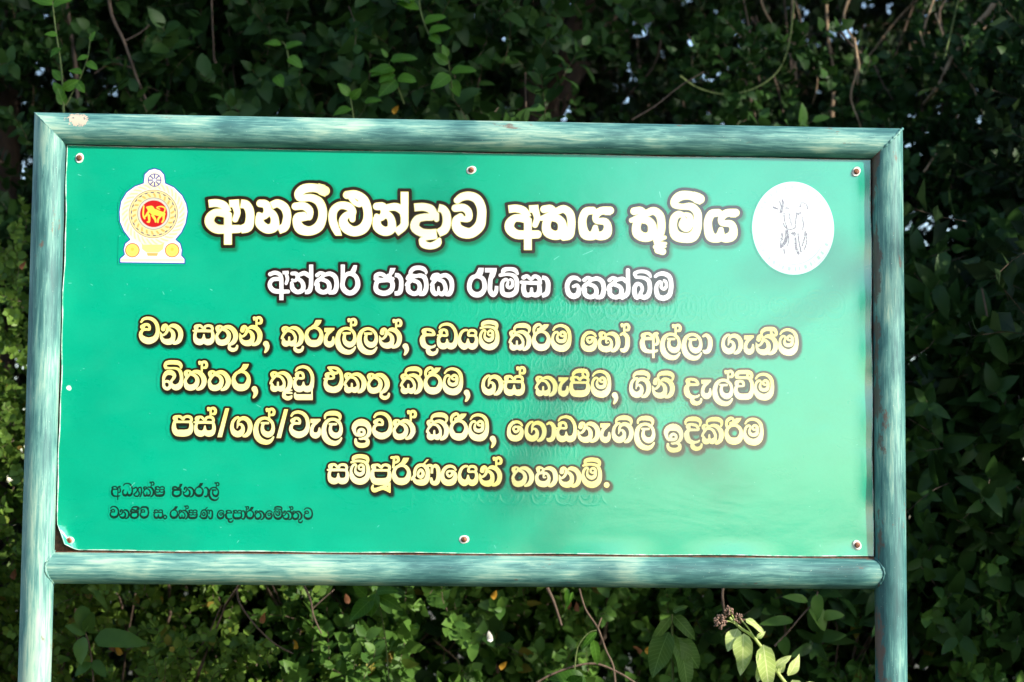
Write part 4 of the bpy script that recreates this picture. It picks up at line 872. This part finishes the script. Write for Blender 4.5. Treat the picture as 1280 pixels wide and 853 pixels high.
# ---------------------------------------------------------------- vines, dry branches and shoots that catch the eye
def at(px, py, y):
    p = survey(px, py, y); return np.array([p[0], p[1], p[2]+Z0])
def path_px(pts, r0, r1):
    n = len(pts); P = [at(*p) for p in pts]; out = []
    for i in range(n-1):
        a, b, c, d = P[max(i-1, 0)], P[i], P[i+1], P[min(i+2, n-1)]
        for k in range(5):
            t = k/5; q = .5*((2*b)+(c-a)*t+(2*a-5*b+4*c-d)*t*t+(3*b-a-3*c+d)*t**3); s = (i+t)/(n-1)
            out.append((*q, r0+(r1-r0)*s))
    out.append((*P[-1], r1)); return out
def local(paths, org): return [[(p[0]-org[0], p[1]-org[1], p[2]-org[2], p[3]) for p in q] for q in paths]
def single_leaf(owner, org, p, d, up, L, W, mat, curl=.3, fold=.25, wav=.04, n=8, tip=1., name='leaf'):
    V, F = leaf_mesh(L, W, fold, curl, tip, n, wav); o = quads_obj(name, V, F, mat, owner, smooth=True)
    d = Vector(d).normalized(); u = Vector(up); x = d.cross(u).normalized(); z = x.cross(d)
    M = Matrix((x, d, z)).transposed().to_4x4(); M.translation = Vector(p)-Vector(org); o.matrix_local = M; return o
def plant(name, label, cat, stem_px, r0, r1, mat, leaves, lmat, group=None, extra=None):
    P = path_px(stem_px, r0, r1); org = (P[0][0], P[0][1], 0); t = thing(name, label, cat, org, group)
    tube_obj('stem', local([P]+[path_px(*e) for e in (extra or [])], org), mat, t, 7)
    for (px, py, y, dx, dz, dy, L, W) in leaves:
        p = at(px, py, y); single_leaf(t, org, p, (dx, dy, dz), (random.uniform(-.5, .5), -1, .7 if dz < .5 else .1), L, W, lmat, random.uniform(.1, .45), .2, .05 if lmat is not M_weed and lmat is not M_droop else .13)
    return t, org
# upright green climber above the left end of the rail
plant('climber', 'slender upright green climber with paired leaves above the left end of the upper rail', 'vine',
  [(80, 170, 1.0), (79, 120, 1.0), (76, 80, 1.0), (70, 40, 1.02), (64, -10, 1.05)], .0035, .002, M_vine,
  [(79, 120, 1., -.6, .8, -.3, .045, .028), (79, 112, 1., .9, .5, -.3, .05, .03), (78, 100, 1., -.7, .7, -.2, .04, .026), (76, 60, 1., -.6, -.5, -.4, .04, .026), (72, 45, 1., -.7, .2, -.3, .035, .022), (66, 8, 1., .8, .4, -.3, .06, .035), (66, 6, 1., -.8, .3, -.3, .055, .032),
   (80, 132, 1., -.3, .9, -.3, .05, .03), (64, 2, 1.04, .2, .9, -.2, .05, .03)], M_fresh)
plant('climber', 'short green shoot curving up beside the tall climber', 'vine',
  [(82, 132, 1.02), (100, 98, 1.0), (110, 70, 1.0), (113, 42, 1.0)], .0025, .0012, M_vine,
  [(104, 92, 1., -.9, .3, -.3, .04, .024), (108, 78, 1., .8, -.5, -.4, .042, .024), (111, 70, 1., -.7, -.3, -.3, .036, .02), (113, 52, 1., .3, .8, -.2, .03, .016), (95, 102, 1., .6, -.7, -.3, .04, .025)], M_fresh)
# fresh shoots of the broad-leaved shrub, top centre
for lab, st, lv in [
  ('bright green leafy shoot above the upper rail left of centre', [(505, 130, 1.45), (496, 105, 1.42), (486, 78, 1.4)], [(494, 88, 1.4, -.9, .1, -.4, .075, .042), (490, 84, 1.4, -.9, -.3, -.5, .07, .04), (488, 76, 1.4, .95, .25, -.4, .078, .04), (497, 98, 1.4, .95, -.1, -.5, .06, .045), (495, 100, 1.4, -.6, -.6, -.6, .07, .048), (484, 72, 1.38, -.3, .5, -.3, .03, .016), (492, 92, 1.4, -.7, -.5, -.6, .06, .04)]),
  ('bright green shoot with an upright tip left of the middle of the rail', [(566, 122, 1.5), (563, 95, 1.48), (559, 70, 1.45)], [(560, 80, 1.45, -.8, .5, -.3, .055, .032), (559, 72, 1.45, -.3, .9, -.3, .04, .024), (564, 90, 1.46, .9, .15, -.4, .075, .042), (562, 94, 1.46, -.7, -.5, -.5, .07, .045), (566, 100, 1.5, .3, -.9, -.4, .06, .035)]),
  ('small bright shoot just above the upper rail', [(442, 150, 1.4), (440, 135, 1.4), (437, 118, 1.4)], [(437, 120, 1.4, -.6, .7, -.4, .05, .03), (438, 124, 1.4, .7, .6, -.4, .045, .028), (440, 136, 1.4, -.9, -.2, -.4, .06, .036), (456, 128, 1.4, .9, .2, -.4, .05, .03)]),
  ('green shoot hanging from the top edge left of centre', [(522, -20, 1.5), (526, 15, 1.48), (536, 44, 1.46)], [(520, 0, 1.5, -.9, .1, -.4, .08, .045), (524, 12, 1.5, -.9, .4, -.4, .07, .04), (530, 28, 1.48, .9, .3, -.4, .07, .04), (537, 44, 1.46, .6, -.5, -.4, .05, .03), (536, 40, 1.46, .9, .2, -.5, .07, .042)]),
  ('green shoot above the rail right of the small round sky gaps', [(362, 84, 1.5), (358, 60, 1.5), (352, 52, 1.5)], [(356, 60, 1.5, .9, .4, -.3, .055, .03), (352, 56, 1.5, -.9, .2, -.3, .05, .028), (360, 72, 1.5, .7, -.4, -.4, .055, .035), (345, 95, 1.5, .3, -.5, -.7, .06, .035)])]:
    plant('leafy_shoot', lab, 'shoot', st, .003, .0014, M_vine, lv, M_fresh)
# dry branches and hanging stems at the upper right
def branch(label, pts, r0, r1, mat, cat='branch', name='dry_branch', extra=()):
    P = path_px(pts, r0, r1); org = P[0][:3]; t = thing(name, label, cat, org)
    tube_obj('stem', local([P], org), mat, t, 8)
    if extra: tube_obj('side_twig', local([path_px(*e) for e in extra], org), mat, t, 6)
branch('thick pale dry branch slanting across the upper right corner', [(1250, -10, 2.2), (1238, 12, 2.2), (1220, 32, 2.2), (1205, 52, 2.2), (1187, 78, 2.2), (1172, 108, 2.2), (1155, 130, 2.3)], .011, .006, M_pale, extra=[([(1205, 52, 2.2), (1222, 44, 2.2), (1245, 18, 2.2)], .005, .003), ([(1180, 88, 2.2), (1160, 70, 2.3), (1150, 40, 2.4)], .004, .002)])
branch('straight pale vertical stem above the right part of the upper rail', [(992, -20, 2.6), (991, 20, 2.6), (992, 60, 2.6), (994, 100, 2.6), (995, 150, 2.6)], .007, .008, M_pale)
branch('thinner knotty vertical stem right of the straight pale one', [(1032, -20, 2.9), (1034, 30, 2.9), (1037, 60, 2.9), (1042, 90, 2.9), (1040, 150, 2.9)], .006, .008, M_pale)
branch('thin dry twig slanting near the top right', [(1172, -12, 2.3), (1162, 14, 2.3), (1155, 36, 2.3)], .004, .003, M_pale)
branch('green vine arching low across the upper right', [(850, 95, 2.1), (872, 110, 2.1), (905, 118, 2.1), (940, 112, 2.1), (970, 92, 2.1), (985, 60, 2.1), (992, 10, 2.1), (994, -20, 2.1)], .003, .002, M_vine, 'vine', 'vine')
branch('green stem hanging near the top right corner', [(1200, -10, 2.0), (1192, 25, 2.0), (1186, 50, 2.0), (1180, 75, 2.0)], .003, .004, M_vine, 'vine', 'vine')
branch('thin vine looping down at the far upper right', [(1248, -10, 2.0), (1252, 30, 2.0), (1264, 50, 2.0), (1266, 75, 2.0)], .002, .002, M_vine, 'vine', 'vine')
branch('reddish thin branch rising behind the left part of the upper rail', [(98, 130, 2.0), (94, 80, 2.0), (88, 35, 2.0), (80, -15, 2.0)], .007, .007, M_twig)
branch('forked dark branch behind the left part of the upper rail', [(185, 130, 1.9), (172, 100, 1.9), (155, 52, 1.9), (140, 20, 1.9), (135, -15, 1.9)], .004, .006, M_twig, extra=[([(155, 52, 1.9), (180, 38, 1.9), (195, 20, 1.9)], .003, .002), ([(165, 85, 1.9), (140, 80, 1.9), (118, 92, 1.9)], .003, .002)])
branch('reddish twig leaning above the right half of the upper rail', [(790, 150, 1.8), (820, 132, 1.8), (850, 108, 1.8), (880, 90, 1.8)], .003, .002, M_twig)
branch('dry orange twig to the right of the right post near its top', [(1155, 215, 2.0), (1162, 205, 2.0), (1172, 190, 2.0)], .004, .003, M_pale)
branch('bent brown twig right of the right post at mid height', [(1226, 355, 1.2), (1233, 390, 1.2), (1236, 420, 1.2)], .003, .003, M_twig)
rb = random.Random(77)
for k in range(16):      # tangle of thin dry stems, nothing tells one from the next
    px = rb.uniform(820, 1270); y = rb.uniform(2.1, 3.1); lean = rb.gauss(0, 45); top = rb.uniform(-20, 60); bot = top+rb.uniform(60, 150)
    pts = [(px+lean*t+rb.gauss(0, 5), top+(bot-top)*t, y) for t in (0, .25, .5, .75, 1)]
    P = path_px(pts, rb.uniform(.003, .006), .002); org = P[0][:3]
    t = thing('dry_shrub', 'thin dry stem in the tangle above the right half of the upper rail', 'shrub', org, 'dry stems tangled above the right half of the rail')
    tube_obj('stem', local([P], org), M_pale if k % 3 else M_twig, t, 6)
# twigs under the lower rail
branch('grey twig pointing down under the left part of the lower rail', [(378, 728, 1.1), (388, 750, 1.1), (392, 770, 1.1), (402, 793, 1.1)], .0035, .002, M_twig, extra=[([(392, 760, 1.1), (405, 748, 1.1), (418, 737, 1.1)], .002, .0015)])
branch('thin brown twig below the left third of the lower rail', [(296, 735, 1.05), (300, 755, 1.05), (320, 783, 1.05), (345, 806, 1.05), (366, 817, 1.05)], .003, .002, M_twig)
branch('short thick grey twig under the middle of the lower rail', [(684, 735, 1.0), (692, 752, 1.0), (702, 782, 1.0)], .005, .003, M_twig)
branch('long jointed twig leaning under the middle of the lower rail', [(724, 736, .8), (732, 762, .8), (747, 785, .8), (757, 812, .8), (767, 835, .8), (770, 870, .8)], .0025, .003, M_twig, extra=[([(747, 785, .8), (752, 772, .8)], .003, .002)])
branch('arched grey stem along the bottom edge right of centre', [(650, 870, .8), (680, 848, .8), (715, 834, .8), (745, 830, .8), (775, 842, .8), (800, 858, .8)], .003, .003, M_twig)
branch('pale forked twig under the right half of the lower rail', [(905, 730, .9), (903, 745, .9), (906, 768, .9)], .004, .003, M_twig)

# ---------------------------------------------------------------- weeds in front of the hedge
plant('drooping_weed', 'upright weed with wilted drooping leaves below the lower rail right of centre', 'weed',
  [(841, 1000, .35), (841, 900, .33), (841, 840, .32), (840, 800, .3), (840, 768, .3)], .0042, .0028, M_vine,
  [(842, 770, .3, .7, -.7, -.3, .075, .034), (838, 772, .3, -.6, -.75, -.2, .07, .026), (836, 790, .3, -.45, -.85, -.3, .11, .06), (841, 792, .3, .1, -1, -.35, .085, .026), (845, 796, .3, .35, -.9, -.2, .12, .058), (848, 800, .3, .62, -.72, -.1, .085, .05), (841, 765, .3, .6, .35, -.4, .04, .018)], M_droop)
t, org = plant('flowering_weed', 'sunlit pale green weed with brown seed heads at the bottom right', 'weed',
  [(1040, 960, -.25), (1005, 885, -.25), (975, 845, -.24), (945, 800, -.22), (925, 785, -.2), (912, 772, -.2)], .0045, .0028, M_weed,
  [(932, 774, -.22, .75, -.45, -.4, .050, .018), (922, 786, -.2, -.45, -.85, -.3, .055, .034), (930, 792, -.22, -.15, -1, -.3, .075, .042), (936, 796, -.22, -.3, -.95, -.1, .085, .036), (954, 806, -.24, .1, -1, -.35, .095, .042), (958, 812, -.24, -.2, -.95, -.25, .07, .034), (946, 798, -.22, .6, .5, -.4, .022, .012), (968, 835, -.24, .7, .6, -.4, .045, .018), (985, 845, -.24, .5, .75, -.4, .05, .024), (990, 850, -.24, .35, -.9, -.4, .07, .036), (1002, 862, -.25, .7, .1, -.5, .07, .036), (975, 842, -.24, .2, .9, -.3, .03, .015)], M_weed,
  extra=[([(925, 785, -.2), (915, 778, -.2), (902, 776, -.2)], .0018, .0014), ([(925, 785, -.2), (918, 775, -.2), (912, 762, -.2)], .0018, .0014), ([(945, 800, -.22), (935, 785, -.22), (924, 772, -.2)], .0018, .0014)])
def seed_head(px, py, y, r):
    c = at(px, py, y); V = []; F = []; rr = random.Random(px)
    for k in range(46):
        d = Vector([rr.gauss(0, 1) for _ in range(3)]).normalized(); q = c+np.array(d)*r*rr.uniform(.6, 1.05); b = len(V); s = r*.2*rr.uniform(.8, 1.3)
        for v in ((1, 0, 0), (-1, 0, 0), (0, 1, 0), (0, -1, 0), (0, 0, 1), (0, 0, -1)): V.append(q+np.array(v)*s-np.array(org))
        F += [(b+0, b+2, b+4), (b+2, b+1, b+4), (b+1, b+3, b+4), (b+3, b+0, b+4), (b+2, b+0, b+5), (b+1, b+2, b+5), (b+3, b+1, b+5), (b+0, b+3, b+5)]
    mesh_obj('seed_head', V, F, M_seed, t, True)
M_seed = bark_material('brown_seed', (.14, .07, .05), (.42, .27, .20), 300)
for s in ((900, 778, -.2, .0155), (911, 764, -.2, .0115), (923, 773, -.2, .012)): seed_head(*s)
plant('leafy_shoot', 'broad yellow green leaf at the bottom edge right of centre', 'shoot', [(706, 900, .6), (712, 870, .6), (716, 856, .6)], .003, .002, M_vine,
  [(735, 862, .6, -.95, .45, -.35, .10, .075), (712, 858, .6, .5, .5, -.7, .05, .04)], M_fresh)
plant('leafy_shoot', 'bright green shoot under the lower rail left of centre', 'shoot', [(486, 850, .85), (482, 800, .85), (474, 755, .8), (470, 738, .8)], .002, .0015, M_vine,
  [(472, 745, .8, .9, -.35, -.4, .07, .034), (470, 740, .8, .7, .2, -.5, .06, .03), (470, 742, .8, -.3, -.9, -.4, .06, .036), (466, 748, .8, -.7, -.6, -.4, .085, .045), (474, 738, .8, .5, .7, -.3, .05, .026), (458, 745, .8, -.7, .6, -.4, .05, .03)], M_fresh)
plant('leafy_shoot', 'broad-leaved shoot low at the left below the rail', 'shoot', [(118, 870, .9), (114, 820, .9), (108, 795, .9), (104, 785, .9)], .0025, .002, M_twig,
  [(118, 800, .9, 1, .15, -.35, .13, .062), (108, 792, .9, -.8, .4, -.4, .06, .034), (106, 790, .9, .4, .8, -.4, .06, .034), (104, 796, .9, -.1, -1, -.4, .075, .045), (116, 826, .9, .6, -.6, -.4, .06, .032), (114, 828, .9, -.7, -.5, -.4, .055, .032), (103, 757, .9, .1, -1, -.2, .075, .045), (118, 738, .9, .6, -.7, -.2, .06, .018)], M_mid)
plant('leafy_shoot', 'branch with broad oval leaves under the right end of the lower rail', 'shoot', [(968, 808, .8), (985, 790, .8), (1002, 770, .8), (1018, 752, .8), (1022, 740, .8)], .003, .0018, M_twig,
  [(992, 776, .8, -.98, .05, -.25, .09, .03), (1014, 756, .8, .55, -.8, -.3, .075, .046), (1022, 742, .8, -.1, -1, -.35, .075, .034), (1010, 752, .8, -.9, .35, -.3, .065, .026), (1028, 772, .8, .85, .3, -.3, .055, .034), (978, 795, .8, .1, -1, -.35, .055, .034)], M_mid)
plant('leafy_shoot', 'narrow-leaved pale shoot below the middle of the lower rail', 'shoot', [(718, 840, .75), (722, 810, .75), (735, 792, .75), (746, 788, .75)], .002, .0015, M_vine,
  [(746, 790, .75, -.75, -.65, -.3, .06, .02), (742, 800, .75, .15, -1, -.3, .062, .026), (710, 736, .75, -.15, -1, -.3, .045, .015), (716, 740, .75, -.4, -.9, -.3, .05, .012)], M_fresh)
# fallen dead and yellow leaves caught in the hedge
dead = [(142, 815, 1.1, 'brown curled leaf caught low in the shrub near the left post', M_dead), (328, 780, 1.1, 'pink brown dead leaf under the left third of the rail', M_dead), (150, 820, 1.08, 'small orange leaf beside the curled brown one', M_yellow),
  (436, 755, 1.1, 'brown leaf in the dark gap under the lower rail', M_dead), (617, 750, 1.15, 'orange leaf just under the middle of the lower rail', M_yellow), (626, 838, 1.1, 'yellow leaf at the bottom edge near the middle', M_yellow),
  (724, 765, 1.2, 'pale brown hanging leaf behind the jointed twig', M_dead), (712, 762, 1.2, 'second pale brown hanging leaf beside the first', M_dead), (800, 818, 1.1, 'curled brown leaf left of the drooping weed', M_dead), (808, 818, 1.1, 'bright orange leaf beside the curled brown one', M_yellow),
  (492, 143, 1.4, 'small yellow leaf just above the upper rail left of centre', M_yellow), (28, 338, 1.1, 'dry brown leaf left of the left post', M_dead), (1229, 418, 1.15, 'dry reddish leaf right of the right post', M_dead), (368, 812, 1.05, 'yellowing leaf under the left part of the lower rail', M_yellow), (613, 803, 1.0, 'white-blotched dead leaf below the middle of the lower rail', M_white), (16, 725, 1.1, 'orange brown leaf left of the left post near the bottom', M_dead)]
for i, (px, py, y, lab, m_) in enumerate(dead):
    p = at(px, py, y); V, F = leaf_mesh(.028, .017, .6, .6, 1, 6, .12); o = quads_obj('fallen_leaf', V, F, m_, None, smooth=True); o.location = p
    o.rotation_euler = (random.uniform(.9, 2.0), random.uniform(-.5, .5), random.uniform(2.2, 4.2)); o['label'] = lab; o['category'] = 'leaf'
